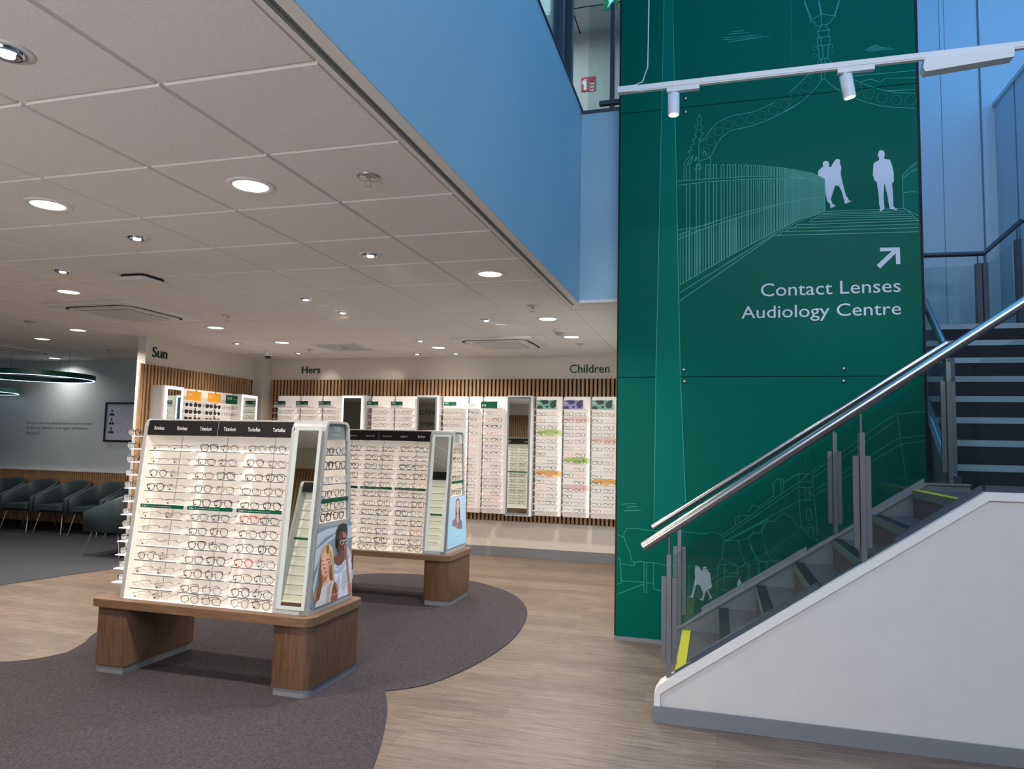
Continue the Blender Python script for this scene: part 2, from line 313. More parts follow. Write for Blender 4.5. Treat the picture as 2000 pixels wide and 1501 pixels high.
MURAL_LINES=[[(-0.13,3.658),(-0.13,3.802),(-0.09,3.824),(-0.066,3.864),(-0.035,3.907),(0.013,3.954),(0.08,3.983),(0.14,3.996),(0.2,4.0),(0.26,4.007),(0.307,4.017),(0.348,4.034),(0.425,4.065)],[(-0.13,3.658),(-0.072,3.669),(-0.036,3.698),(-0.011,3.748),(0.013,3.798),(0.049,3.84),(0.098,3.874),(0.146,3.885),(0.217,3.891),(0.289,3.906),(0.365,3.93),(0.424,3.953),(0.494,3.987),(0.557,4.018),(0.604,4.045)],[(0.524,4.127),(0.556,4.153),(0.604,4.194),(0.646,4.235),(0.668,4.259),(0.726,4.325),(0.741,4.358)],[(0.496,3.982),(0.523,3.995),(0.57,4.022),(0.623,4.057),(0.671,4.101),(0.702,4.129),(0.734,4.166),(0.758,4.204)],[(0.799,4.368),(0.839,4.31),(0.912,4.229),(0.965,4.185),(1.04,4.135),(1.114,4.098),(1.188,4.066),(1.262,4.043),(1.378,4.027)],[(0.781,4.201),(0.822,4.15),(0.923,4.069),(0.988,4.03),(1.068,3.989),(1.152,3.957),(1.235,3.936),(1.376,3.914)],[(-0.124,4.035),(-0.121,4.015),(-0.106,3.987),(-0.115,3.971),(-0.115,3.938),(-0.103,3.934),(-0.106,3.914),(-0.118,3.912),(-0.115,3.886),(-0.096,3.881),(-0.1,3.861),(-0.112,3.859),(-0.109,3.839),(-0.09,3.831)],[(-0.124,4.035),(-0.13,4.016),(-0.146,3.991),(-0.136,3.973),(-0.136,3.941),(-0.152,3.939),(-0.152,3.916),(-0.139,3.911),(-0.143,3.889),(-0.159,3.884),(-0.158,3.864),(-0.149,3.86),(-0.152,3.84),(-0.176,3.836),(-0.176,3.82),(-0.164,3.815),(-0.164,3.795),(-0.189,3.791),(-0.192,3.775),(-0.179,3.767),(-0.183,3.745),(-0.207,3.747),(-0.207,3.731),(-0.195,3.723),(-0.201,3.701),(-0.235,3.664),(-0.241,3.619),(-0.241,3.521)],[(-0.045,3.686),(-0.041,3.66),(-0.042,3.517)],[(-0.13,3.648),(-0.158,3.592),(-0.109,3.598),(-0.13,3.648)],[(-0.219,3.647),(-0.173,3.711),(-0.189,3.644),(-0.219,3.647)],[(-0.149,3.696),(-0.164,3.661),(-0.155,3.657),(-0.142,3.689),(-0.149,3.696)],[(-0.1,3.704),(-0.09,3.743),(-0.072,3.702)],[(-0.124,3.844),(-0.133,3.822),(-0.115,3.82),(-0.124,3.844)],[(0.64,4.84),(0.688,4.678),(0.757,4.715),(0.855,4.688),(0.888,4.801)],[(0.645,4.839),(0.694,4.682)],[(0.742,4.824),(0.757,4.715)],[(0.749,4.823),(0.762,4.714)],[(0.883,4.802),(0.851,4.692)],[(0.688,4.678),(0.684,4.658),(0.704,4.669),(0.724,4.631),(0.755,4.615)],[(0.855,4.688),(0.857,4.67),(0.847,4.681),(0.823,4.646),(0.792,4.621)],[(0.757,4.715),(0.761,4.632)],[(0.756,4.632),(0.792,4.627),(0.797,4.603),(0.817,4.582),(0.807,4.554),(0.812,4.536),(0.817,4.524),(0.815,4.465),(0.805,4.467),(0.799,4.368)],[(0.756,4.632),(0.75,4.604),(0.732,4.583),(0.742,4.546),(0.731,4.53),(0.73,4.471),(0.738,4.452),(0.742,4.364)],[(0.73,4.471),(0.811,4.467)],[(0.742,4.364),(0.799,4.368)],[(0.731,4.53),(0.812,4.536)],[(0.732,4.583),(0.815,4.583)],[(0.757,4.538),(0.756,4.473)],[(0.766,4.46),(0.768,4.375)],[(0.757,4.362),(0.755,4.205)],[(0.781,4.362),(0.78,4.201),(0.758,4.203)],[(1.095,4.42),(1.14,4.418)],[(1.08,4.408),(1.155,4.408)],[(1.057,4.399),(1.18,4.398)],[(1.06,4.39),(1.217,4.389)],[(1.077,4.379),(1.242,4.379)],[(0.955,4.206),(1.382,4.195)],[(1.02,4.155),(1.086,4.167),(1.15,4.136),(1.19,4.16),(1.381,4.142)],[(1.198,4.065),(1.379,4.052)],[(0.127,4.667),(0.206,4.665)],[(0.092,4.652),(0.25,4.642)],[(0.056,4.628),(0.337,4.612)],[(0.056,4.611),(0.389,4.593)],[(0.095,4.59),(0.302,4.59)],[(-0.662,0.989),(-0.584,0.997)],[(-0.681,0.961),(-0.557,0.971)],[(-0.701,1.011),(-0.6,1.019)],[(-0.399,5.007),(-0.448,1.988),(-0.457,0.846)],[(-0.331,4.997),(-0.265,1.987),(-0.221,0.96)],[(-0.287,3.512),(-0.072,3.51),(0.227,3.505),(0.489,3.486),(0.631,3.462),(0.766,3.41)],[(-0.287,3.477),(-0.072,3.489),(0.227,3.486),(0.489,3.475),(0.631,3.452)],[(-0.286,3.121),(-0.085,3.147),(0.048,3.19),(0.226,3.235),(0.459,3.278),(0.658,3.304),(0.764,3.308)],[(0.766,3.432),(0.766,3.197)],[(-0.283,3.049),(-0.138,3.106),(0.049,3.165),(0.244,3.214),(0.425,3.262)],[(-0.283,3.08),(-0.138,3.137),(0.049,3.19)],[(-0.277,2.688),(-0.103,2.788),(0.071,2.887),(0.243,2.979),(0.412,3.063),(0.578,3.146),(0.758,3.196)],[(-0.275,2.629),(0.412,3.048),(0.578,3.131),(0.737,3.189)],[(-0.275,2.565),(0.412,3.039),(0.794,3.025)],[(0.445,3.041),(0.473,3.065),(0.794,3.051)],[(0.501,3.066),(0.52,3.088),(0.794,3.078)],[(0.556,3.087),(0.573,3.111),(0.795,3.103)],[(0.655,3.031),(1.376,3.008)],[(0.655,3.058),(1.376,3.038)],[(0.655,3.082),(1.377,3.065)],[(0.655,3.107),(1.378,3.089)],[(0.656,3.129),(1.357,3.106)],[(0.669,3.14),(0.683,3.151),(1.341,3.122)],[(0.7,3.155),(0.712,3.164),(1.325,3.137)],[(0.723,3.168),(0.732,3.175),(1.309,3.154)],[(0.749,3.183),(1.292,3.167)],[(0.767,3.197),(1.293,3.183),(1.378,3.089)],[(1.282,3.185),(1.283,3.427),(1.316,3.467),(1.377,3.517)],[(1.285,3.298),(1.329,3.302),(1.376,3.296)],[(1.287,3.408),(1.332,3.445),(1.376,3.465)],[(1.282,3.185),(1.374,3.126)],[(-0.223,3.636),(-0.222,3.511)],[(-0.222,3.481),(-0.221,2.72)],[(-0.198,3.634),(-0.198,3.511)],[(-0.198,3.482),(-0.197,2.734)],[(-0.223,3.636),(-0.198,3.634)],[(-0.149,3.63),(-0.149,3.511)],[(-0.149,3.485),(-0.148,2.762)],[(-0.127,3.628),(-0.127,3.511)],[(-0.127,3.486),(-0.127,2.774)],[(-0.149,3.63),(-0.127,3.628)],[(-0.078,3.625),(-0.078,3.51)],[(-0.078,3.489),(-0.079,2.802)],[(-0.054,3.623),(-0.054,3.51)],[(-0.054,3.489),(-0.055,2.816)],[(-0.078,3.625),(-0.054,3.622)],[(-0.021,3.62),(-0.021,3.509)],[(-0.021,3.489),(-0.022,2.835)],[(0.002,3.618),(0.002,3.509)],[(0.002,3.489),(0.0,2.847)],[(-0.021,3.62),(0.002,3.618)],[(0.036,3.615),(0.035,3.508)],[(0.035,3.488),(0.034,2.866)],[(0.056,3.613),(0.056,3.508)],[(0.056,3.488),(0.054,2.878)],[(0.036,3.615),(0.056,3.614)],[(0.08,3.611),(0.08,3.507)],[(0.08,3.488),(0.078,2.891)],[(0.102,3.608),(0.101,3.507)],[(0.101,3.488),(0.099,2.902)],[(0.08,3.611),(0.102,3.609)],[(0.122,3.606),(0.122,3.507)],[(0.122,3.487),(0.119,2.913)],[(0.142,3.603),(0.142,3.506)],[(0.142,3.487),(0.14,2.924)],[(0.122,3.606),(0.142,3.604)],[(0.165,3.6),(0.165,3.506)],[(0.165,3.487),(0.163,2.936)],[(0.186,3.598),(0.186,3.505)],[(0.186,3.487),(0.183,2.947)],[(0.165,3.6),(0.186,3.599)],[(0.203,3.596),(0.202,3.505)],[(0.202,3.486),(0.2,2.956)],[(0.224,3.593),(0.223,3.505)],[(0.223,3.486),(0.22,2.967)],[(0.203,3.596),(0.224,3.594)],[(0.235,3.592),(0.235,3.504)],[(0.235,3.486),(0.232,2.973)],[(0.254,3.59),(0.254,3.503)],[(0.254,3.485),(0.251,2.983)],[(0.235,3.592),(0.254,3.59)],[(0.27,3.588),(0.27,3.502)],[(0.27,3.484),(0.267,2.991)],[(0.288,3.586),(0.287,3.5)],[(0.287,3.484),(0.284,2.999)],[(0.27,3.588),(0.288,3.586)],[(0.301,3.583),(0.301,3.499)],[(0.301,3.483),(0.298,3.006)],[(0.313,3.581),(0.312,3.499)],[(0.312,3.482),(0.309,3.012)],[(0.301,3.583),(0.313,3.582)],[(0.325,3.579),(0.324,3.498)],[(0.324,3.482),(0.321,3.018)],[(0.339,3.576),(0.339,3.497)],[(0.339,3.481),(0.335,3.025)],[(0.325,3.579),(0.339,3.578)],[(0.349,3.575),(0.349,3.496)],[(0.348,3.481),(0.345,3.03)],[(0.363,3.572),(0.362,3.495)],[(0.362,3.48),(0.359,3.036)],[(0.349,3.575),(0.363,3.573)],[(0.375,3.57),(0.375,3.494)],[(0.375,3.48),(0.371,3.043)],[(0.389,3.568),(0.388,3.493)],[(0.388,3.479),(0.385,3.049)],[(0.375,3.57),(0.389,3.569)],[(0.399,3.566),(0.398,3.493)],[(0.398,3.479),(0.395,3.054)],[(0.412,3.563),(0.411,3.492)],[(0.411,3.478),(0.408,3.061)],[(0.399,3.566),(0.412,3.565)],[(0.421,3.562),(0.42,3.491)],[(0.42,3.478),(0.417,3.065)],[(0.433,3.56),(0.433,3.49)],[(0.433,3.477),(0.429,3.071)],[(0.421,3.562),(0.433,3.561)],[(0.441,3.558),(0.44,3.49)],[(0.44,3.477),(0.437,3.075)],[(0.454,3.556),(0.453,3.489)],[(0.453,3.476),(0.45,3.082)],[(0.441,3.558),(0.454,3.557)],[(0.461,3.555),(0.46,3.488)],[(0.46,3.476),(0.457,3.085)],[(0.471,3.552),(0.471,3.487)],[(0.471,3.476),(0.467,3.09)],[(0.461,3.555),(0.471,3.554)],[(0.479,3.55),(0.479,3.487)],[(0.479,3.475),(0.475,3.094)],[(0.49,3.547),(0.489,3.486)],[(0.489,3.475),(0.486,3.099)],[(0.479,3.55),(0.49,3.549)],[(0.495,3.546),(0.495,3.485)],[(0.495,3.474),(0.491,3.102)],[(0.506,3.543),(0.505,3.483)],[(0.505,3.472),(0.502,3.107)],[(0.495,3.546),(0.506,3.545)],[(0.513,3.542),(0.512,3.482)],[(0.512,3.471),(0.508,3.111)],[(0.521,3.54),(0.521,3.481)],[(0.52,3.47),(0.517,3.115)],[(0.513,3.542),(0.521,3.541)],[(0.53,3.537),(0.526,3.119)],[(0.537,3.536),(0.533,3.123)],[(0.545,3.534),(0.541,3.127)],[(0.552,3.532),(0.548,3.13)],[(0.559,3.53),(0.555,3.134)],[(0.567,3.528),(0.563,3.138)],[(0.574,3.526),(0.57,3.141)],[(0.582,3.524),(0.578,3.145)],[(0.589,3.522),(0.585,3.147)],[(0.596,3.52),(0.592,3.15)],[(0.604,3.518),(0.6,3.152)],[(0.611,3.516),(0.607,3.154)],[(0.618,3.514),(0.614,3.156)],[(0.626,3.512),(0.622,3.158)],[(0.633,3.51),(0.629,3.16)],[(0.64,3.508),(0.636,3.162)],[(0.648,3.506),(0.644,3.164)],[(0.655,3.504),(0.651,3.166)],[(0.662,3.502),(0.658,3.168)],[(0.67,3.5),(0.666,3.17)],[(0.677,3.498),(0.673,3.172)],[(0.684,3.495),(0.68,3.174)],[(0.692,3.492),(0.688,3.176)],[(0.699,3.487),(0.695,3.178)],[(0.706,3.482),(0.702,3.18)],[(0.713,3.477),(0.71,3.183)],[(0.721,3.472),(0.717,3.185)],[(0.728,3.466),(0.724,3.187)],[(0.735,3.461),(0.731,3.189)],[(0.742,3.456),(0.739,3.191)],[(0.749,3.451),(0.746,3.193)],[(0.757,3.446),(0.753,3.195)],[(0.764,3.441),(0.761,3.196)],[(-0.269,3.1),(-0.268,2.693)],[(-0.247,3.103),(-0.246,2.706)],[(-0.225,3.106),(-0.224,2.718)],[(-0.203,3.109),(-0.202,2.731)],[(-0.181,3.112),(-0.181,2.743)],[(-0.16,3.115),(-0.16,2.755)],[(-0.139,3.117),(-0.139,2.767)],[(-0.119,3.12),(-0.119,2.779)],[(-0.098,3.123),(-0.098,2.791)],[(-0.078,3.127),(-0.078,2.803)],[(-0.058,3.133),(-0.058,2.814)],[(-0.038,3.14),(-0.038,2.825)],[(-0.019,3.146),(-0.019,2.836)],[(0.001,3.152),(0.0,2.847)],[(0.02,3.158),(0.019,2.858)],[(0.039,3.164),(0.038,2.868)],[(0.057,3.17),(0.057,2.879)],[(0.076,3.174),(0.075,2.889)],[(0.094,3.179),(0.093,2.899)],[(0.112,3.184),(0.111,2.909)],[(0.13,3.188),(0.129,2.918)],[(0.147,3.193),(0.146,2.927)],[(0.165,3.197),(0.164,2.937)],[(-0.729,0.781),(-0.709,0.773),(-0.681,0.762)],[(-0.681,0.762),(-0.68,0.796),(-0.66,0.828),(-0.611,0.833),(-0.549,0.829),(-0.464,0.821),(-0.386,0.818),(-0.236,0.827),(-0.101,0.82),(-0.031,0.832),(0.015,0.827),(0.047,0.799),(0.053,0.776),(0.041,0.722),(0.035,0.66),(0.015,0.615),(0.009,0.579),(-0.025,0.566),(-0.072,0.565),(-0.148,0.583),(-0.248,0.581),(-0.373,0.572),(-0.451,0.587),(-0.511,0.585),(-0.554,0.59),(-0.597,0.581),(-0.621,0.585),(-0.631,0.646),(-0.659,0.705),(-0.68,0.762)],[(-0.728,0.597),(-0.711,0.603),(-0.701,0.519),(-0.697,0.423),(-0.725,0.411)],[(-0.704,0.562),(-0.652,0.559),(-0.603,0.555),(-0.598,0.581)],[(-0.695,0.437),(-0.529,0.437)],[(-0.724,0.336),(-0.529,0.425)],[(-0.528,0.588),(-0.527,0.365),(-0.506,0.365),(-0.508,0.585)],[(-0.504,0.435),(-0.459,0.436)],[(-0.457,0.586),(-0.456,0.394),(-0.372,0.381),(-0.277,0.384),(-0.197,0.405),(-0.2,0.58)],[(0.006,0.602),(0.0,0.437),(0.049,0.423),(0.1,0.417)],[(0.018,0.608),(0.101,0.608),(0.141,0.599)],[(0.052,0.605),(0.046,0.426)],[(0.052,0.552),(0.141,0.55)],[(0.055,0.523),(0.146,0.524),(0.141,0.599)],[(0.038,0.66),(0.061,0.626),(0.107,0.626),(0.141,0.602),(0.175,0.6),(0.198,0.638)],[(0.15,0.782),(0.164,0.7),(0.198,0.632),(0.22,0.61),(0.282,0.632)],[(0.221,0.809),(0.238,0.734),(0.277,0.655),(0.31,0.641),(0.352,0.645)],[(0.053,0.776),(0.096,0.782),(0.176,0.789),(0.232,0.816),(0.244,0.846),(0.289,0.842),(0.314,0.864),(0.323,0.908),(0.355,0.933)],[(0.033,0.816),(0.267,0.994)],[(0.05,0.806),(0.307,0.995)],[(0.053,0.776),(0.355,0.951)],[(0.067,0.777),(0.355,0.942)],[(0.131,0.899),(0.128,0.94),(0.157,0.966),(0.216,0.968)],[(0.154,0.923),(0.157,0.966)],[(0.22,0.61),(0.219,0.488)],[(0.229,0.611),(0.228,0.495)],[(0.285,0.632),(0.285,0.528)],[(0.294,0.633),(0.294,0.54)],[(0.349,0.645),(0.349,0.567)],[(-0.037,0.393),(0.037,0.364)],[(-0.191,0.432),(-0.133,0.436),(-0.13,0.36),(-0.115,0.361)],[(0.214,0.955),(0.565,1.222),(0.66,1.226)],[(0.214,0.929),(0.557,1.185),(0.663,1.186)],[(0.213,0.87),(0.563,1.088),(0.669,1.096)],[(0.398,1.103),(0.391,1.205),(0.42,1.243),(0.461,1.237),(0.464,1.149)],[(0.444,1.24),(0.448,1.137)],[(0.461,1.215),(0.565,1.283),(0.627,1.283)],[(0.565,1.283),(0.565,1.222)],[(0.572,1.226),(0.696,1.341),(0.726,1.344)],[(0.214,0.992),(0.25,1.045),(0.289,1.039),(0.288,1.017)],[(0.285,1.028),(0.391,1.117)],[(0.561,1.222),(0.575,0.911)],[(0.602,1.169),(0.633,1.174),(0.64,1.102),(0.608,1.098),(0.602,1.169)],[(0.612,1.033),(0.645,1.036),(0.652,0.958),(0.618,0.954),(0.612,1.033)],[(0.623,0.901),(0.653,0.904),(0.66,0.836),(0.627,0.832),(0.623,0.901)],[(0.666,1.132),(0.689,0.809)],[(0.66,1.186),(0.661,1.28)],[(0.64,1.145),(0.666,1.164),(1.214,1.546),(1.384,1.572)],[(0.64,1.145),(0.669,1.13),(1.233,1.507),(1.383,1.533)],[(0.664,1.258),(1.197,1.667)],[(0.658,1.28),(0.695,1.317),(1.139,1.673)],[(1.214,1.703),(1.265,1.212)],[(1.139,1.673),(1.215,1.717),(1.388,1.736)],[(0.213,0.811),(0.234,0.816),(0.249,0.85),(0.284,0.841),(0.312,0.864),(0.347,0.932),(0.389,0.934),(0.452,0.995),(0.473,0.996),(0.521,0.962),(0.548,0.913),(0.575,0.907),(0.609,0.88),(0.635,0.831),(0.662,0.829),(0.689,0.809)],[(0.312,0.864),(0.329,0.778),(0.353,0.692),(0.38,0.657),(0.449,0.651)],[(0.22,0.808),(0.255,0.7),(0.304,0.645),(0.38,0.654)],[(0.286,0.644),(0.286,0.557)],[(0.338,0.644),(0.341,0.561)]]
MURAL_CIRCLES=[(-0.042,3.808,0.034),(0.015,3.881,0.034),(0.088,3.924,0.034),(0.171,3.941,0.034),(0.256,3.953,0.034),(0.335,3.971,0.032),(0.415,4.003,0.035),(0.495,4.044,0.035),(-0.084,3.729,0.034),(0.57,4.095,0.035),(0.645,4.158,0.035),(0.71,4.225,0.035),(0.992,4.1,0.037),(1.074,4.055,0.037),(1.163,4.016,0.037),(1.254,3.989,0.035),(1.343,3.975,0.034),(0.712,4.449,0.015),(0.714,4.394,0.015),(0.822,4.453,0.014),(0.823,4.399,0.014),(0.712,4.449,0.006),(0.714,4.394,0.006),(0.822,4.453,0.006),(0.823,4.399,0.006)]
MURAL_FILLS=[[(-0.399,5.007),(-0.448,1.988),(-0.457,0.846),(-0.221,0.96),(-0.265,1.987),(-0.331,4.997)],[(0.688,3.493),(0.763,3.441),(0.764,3.2),(0.684,3.16)],[(1.282,3.185),(1.283,3.427),(1.316,3.467),(1.377,3.517),(1.374,3.126)]]
MURAL_FIGURES=[[(1.15,3.624),(1.167,3.615),(1.17,3.591),(1.165,3.56),(1.204,3.547),(1.216,3.505),(1.225,3.456),(1.226,3.394),(1.222,3.38),(1.213,3.373),(1.217,3.313),(1.219,3.261),(1.218,3.208),(1.23,3.188),(1.245,3.179),(1.234,3.174),(1.213,3.182),(1.195,3.185),(1.187,3.239),(1.18,3.297),(1.163,3.379),(1.157,3.299),(1.159,3.217),(1.162,3.193),(1.15,3.18),(1.142,3.174),(1.127,3.176),(1.133,3.188),(1.126,3.229),(1.125,3.292),(1.119,3.345),(1.114,3.391),(1.099,3.404),(1.089,3.448),(1.096,3.53),(1.11,3.541),(1.134,3.553),(1.132,3.573),(1.124,3.585),(1.128,3.604),(1.135,3.621)],[(0.777,3.579),(0.794,3.569),(0.801,3.549),(0.794,3.533),(0.809,3.526),(0.825,3.554),(0.843,3.582),(0.858,3.587),(0.871,3.579),(0.873,3.54),(0.881,3.524),(0.875,3.471),(0.882,3.432),(0.896,3.362),(0.908,3.308),(0.923,3.283),(0.927,3.268),(0.947,3.264),(0.921,3.251),(0.901,3.245),(0.893,3.285),(0.879,3.344),(0.862,3.382),(0.838,3.387),(0.824,3.348),(0.806,3.286),(0.818,3.249),(0.84,3.238),(0.82,3.225),(0.803,3.219),(0.801,3.25),(0.781,3.276),(0.771,3.338),(0.768,3.441),(0.722,3.472),(0.723,3.504),(0.74,3.522),(0.758,3.538),(0.756,3.56),(0.761,3.574)],[(-0.145,0.59),(-0.13,0.584),(-0.11,0.55),(-0.101,0.557),(-0.102,0.574),(-0.089,0.586),(-0.072,0.578),(-0.069,0.562),(-0.049,0.537),(-0.043,0.487),(-0.036,0.44),(-0.052,0.427),(-0.066,0.418),(-0.046,0.381),(-0.034,0.358),(-0.06,0.347),(-0.049,0.36),(-0.075,0.417),(-0.086,0.384),(-0.1,0.333),(-0.127,0.345),(-0.107,0.353),(-0.098,0.389),(-0.124,0.449),(-0.145,0.45),(-0.162,0.396),(-0.172,0.351),(-0.2,0.362),(-0.183,0.367),(-0.168,0.425),(-0.156,0.497),(-0.159,0.55),(-0.153,0.586)],[(0.155,0.52),(0.159,0.504),(0.169,0.485),(0.169,0.452),(0.146,0.433),(0.139,0.459),(0.143,0.488)]]
MURAL_ARROW=[(1.126,2.906),(1.254,2.902),(1.255,2.781),(1.227,2.783),(1.227,2.86),(1.124,2.755),(1.102,2.78),(1.203,2.879),(1.126,2.88)]
MURAL_BOLTS=[[-0.238,2.037],[-0.234,1.948],[0.875,2.036],[0.873,1.948],[-0.23,4.168],[-0.23,4.06]]
POSTER_A=[('sky',[(3.783,0.932),(4.198,0.932),(4.228,0.483),(3.76,0.477)]),('fold',[(3.784,0.901),(3.893,0.917),(4.032,0.918),(4.005,0.887),(3.876,0.869),(3.778,0.82)]),('fold',[(3.778,0.813),(3.899,0.848),(3.998,0.88),(3.992,0.855),(3.9,0.833),(3.762,0.683),(3.768,0.78)]),('fold',[(3.757,0.597),(3.818,0.744),(3.83,0.764),(3.817,0.674),(3.768,0.543)]),('fold',[(4.14,0.911),(4.196,0.913),(4.203,0.831),(4.138,0.838)]),('fold',[(4.142,0.796),(4.207,0.726),(4.21,0.687),(4.156,0.718)]),('shirt',[(3.991,0.697),(4.052,0.677),(4.119,0.7),(4.189,0.709),(4.215,0.663),(4.228,0.483),(4.039,0.479),(3.998,0.608)]),('sleeve',[(4.093,0.637),(4.146,0.647),(4.161,0.561),(4.128,0.499),(4.094,0.536)]),('darkskin',[(3.987,0.738),(4.038,0.753),(4.114,0.754),(4.118,0.704),(4.082,0.68),(4.037,0.679),(4.013,0.701)]),('darkskin',[(4.027,0.881),(4.064,0.892),(4.119,0.878),(4.131,0.835),(4.126,0.794),(4.106,0.755),(4.078,0.729),(4.046,0.744),(4.03,0.765),(4.012,0.797),(4.023,0.84)]),('hair',[(3.997,0.803),(3.996,0.858),(4.003,0.902),(4.031,0.929),(4.084,0.935),(4.123,0.924),(4.14,0.895),(4.138,0.842),(4.124,0.87),(4.088,0.888),(4.05,0.882),(4.037,0.85),(4.031,0.795),(4.012,0.792)]),('hand',[(4.122,0.798),(4.138,0.793),(4.168,0.67),(4.194,0.552),(4.17,0.548),(4.145,0.659)]),('hand',[(4.166,0.549),(4.214,0.548),(4.223,0.489),(4.183,0.485)]),('blonde',[(3.907,0.838),(3.953,0.805),(3.979,0.758),(3.984,0.691),(4.003,0.596),(3.97,0.594),(3.955,0.525),(3.837,0.508),(3.785,0.498),(3.773,0.555),(3.821,0.62),(3.812,0.692),(3.826,0.771),(3.853,0.818)]),('hair2',[(3.888,0.817),(3.912,0.825),(3.919,0.78),(3.906,0.768),(3.89,0.784)]),('skin',[(3.843,0.769),(3.876,0.786),(3.922,0.744),(3.946,0.711),(3.942,0.672),(3.916,0.647),(3.875,0.638),(3.845,0.659),(3.831,0.71)]),('skin',[(3.888,0.648),(3.936,0.662),(3.936,0.615),(3.963,0.599),(3.859,0.582),(3.854,0.632)]),('top',[(3.858,0.584),(3.913,0.593),(3.941,0.603),(3.996,0.594),(3.973,0.557),(3.958,0.48),(3.786,0.48),(3.814,0.548)]),('arm',[(3.996,0.594),(4.031,0.573),(4.049,0.533),(4.045,0.485),(3.962,0.48),(3.973,0.557)]),('hairshade',[(3.812,0.692),(3.826,0.771),(3.835,0.742),(3.834,0.699),(3.85,0.647),(3.857,0.596),(3.83,0.52),(3.784,0.505),(3.798,0.579),(3.821,0.62)]),('hairshade',[(3.923,0.743),(3.95,0.71),(3.944,0.671),(3.93,0.645),(3.949,0.613),(3.977,0.604),(3.959,0.687),(3.945,0.729)]),('hairlight',[(3.922,0.827),(3.949,0.802),(3.967,0.759),(3.958,0.746),(3.941,0.777),(3.913,0.814)]),('skinshade',[(3.847,0.658),(3.875,0.638),(3.916,0.647),(3.897,0.621),(3.864,0.602),(3.854,0.632)]),('skinshade',[(3.918,0.748),(3.945,0.711),(3.941,0.672),(3.919,0.65),(3.927,0.685),(3.926,0.718)]),('brow',[(3.833,0.738),(3.861,0.738),(3.861,0.734),(3.835,0.734)]),('brow',[(3.887,0.738),(3.919,0.741),(3.921,0.736),(3.889,0.733)]),('eye',[(3.846,0.718),(3.862,0.719),(3.864,0.715),(3.847,0.714)]),('eye',[(3.897,0.719),(3.915,0.721),(3.917,0.716),(3.899,0.715)]),('skinshade',[(3.87,0.715),(3.88,0.689),(3.871,0.686),(3.865,0.691)]),('darkface',[(4.023,0.84),(4.069,0.839),(4.071,0.812),(4.051,0.777),(4.054,0.747),(4.03,0.765),(4.012,0.797)]),('facelight',[(4.065,0.881),(4.096,0.879),(4.123,0.851),(4.099,0.843),(4.068,0.85)]),('facelight',[(4.095,0.802),(4.112,0.796),(4.105,0.77),(4.089,0.78)]),('brow2',[(4.033,0.835),(4.069,0.838),(4.071,0.834),(4.035,0.83)]),('brow2',[(4.088,0.837),(4.124,0.84),(4.126,0.836),(4.091,0.833)]),('eye',[(4.046,0.82),(4.064,0.821),(4.066,0.817),(4.048,0.817)]),('eye',[(4.101,0.821),(4.119,0.822),(4.121,0.817),(4.103,0.817)]),('darkface',[(4.07,0.82),(4.084,0.792),(4.073,0.786),(4.064,0.791)]),('collar',[(3.991,0.697),(4.037,0.675),(4.082,0.68),(4.118,0.704),(4.128,0.684),(4.084,0.657),(4.031,0.658),(3.993,0.675)]),('sleeve',[(4.021,0.604),(4.04,0.638),(4.052,0.58),(4.049,0.533),(4.033,0.547)]),('sleeve',[(4.185,0.652),(4.212,0.625),(4.218,0.571),(4.2,0.574)]),('topshade',[(3.921,0.588),(3.941,0.599),(3.956,0.593),(3.939,0.546),(3.929,0.486),(3.908,0.483),(3.917,0.55)]),('armlight',[(4.0,0.585),(4.024,0.57),(4.038,0.535),(4.023,0.53),(4.006,0.559)]),('lips',[(3.858,0.672),(3.893,0.672),(3.89,0.664),(3.869,0.662)]),('lips2',[(4.071,0.767),(4.098,0.768),(4.098,0.76),(4.077,0.758)])]
POSTER_A_GLASSES=[[(3.831,0.73),(3.867,0.73),(3.879,0.714),(3.869,0.701),(3.838,0.704),(3.831,0.73)],[(3.888,0.732),(3.923,0.733),(3.935,0.716),(3.922,0.704),(3.893,0.71),(3.888,0.732)],[(3.878,0.723),(3.89,0.725)],[(4.035,0.83),(4.073,0.833),(4.078,0.815),(4.06,0.806),(4.037,0.813),(4.035,0.83)],[(4.092,0.832),(4.127,0.834),(4.133,0.812),(4.102,0.808),(4.092,0.832)],[(4.076,0.827),(4.093,0.828)]]
POSTER_B=[('lbg',[(6.204,0.952),(6.633,0.946),(6.687,0.494),(6.172,0.49)]),('lsky',[(6.204,0.945),(6.628,0.94),(6.665,0.631),(6.525,0.636),(6.362,0.67),(6.246,0.708),(6.204,0.733)]),('lhair',[(6.419,0.936),(6.458,0.917),(6.478,0.843),(6.493,0.735),(6.452,0.739),(6.398,0.747),(6.368,0.754),(6.363,0.852),(6.373,0.916)]),('lface',[(6.415,0.924),(6.449,0.9),(6.462,0.844),(6.452,0.801),(6.421,0.785),(6.387,0.81),(6.376,0.858),(6.385,0.901)]),('lface',[(6.394,0.791),(6.453,0.786),(6.457,0.742),(6.429,0.69),(6.393,0.744)]),('lblouse',[(6.371,0.753),(6.396,0.744),(6.429,0.688),(6.457,0.738),(6.49,0.735),(6.541,0.712),(6.56,0.636),(6.416,0.655),(6.277,0.698),(6.289,0.736)])]
POSTER_B_LINES=[[(6.383,0.863),(6.414,0.866),(6.413,0.848),(6.387,0.848),(6.383,0.863)],[(6.425,0.867),(6.46,0.87),(6.462,0.853),(6.432,0.852),(6.425,0.867)],[(6.357,0.597),(6.356,0.615)],[(6.372,0.613),(6.419,0.613)],[(6.43,0.614),(6.478,0.612)]]

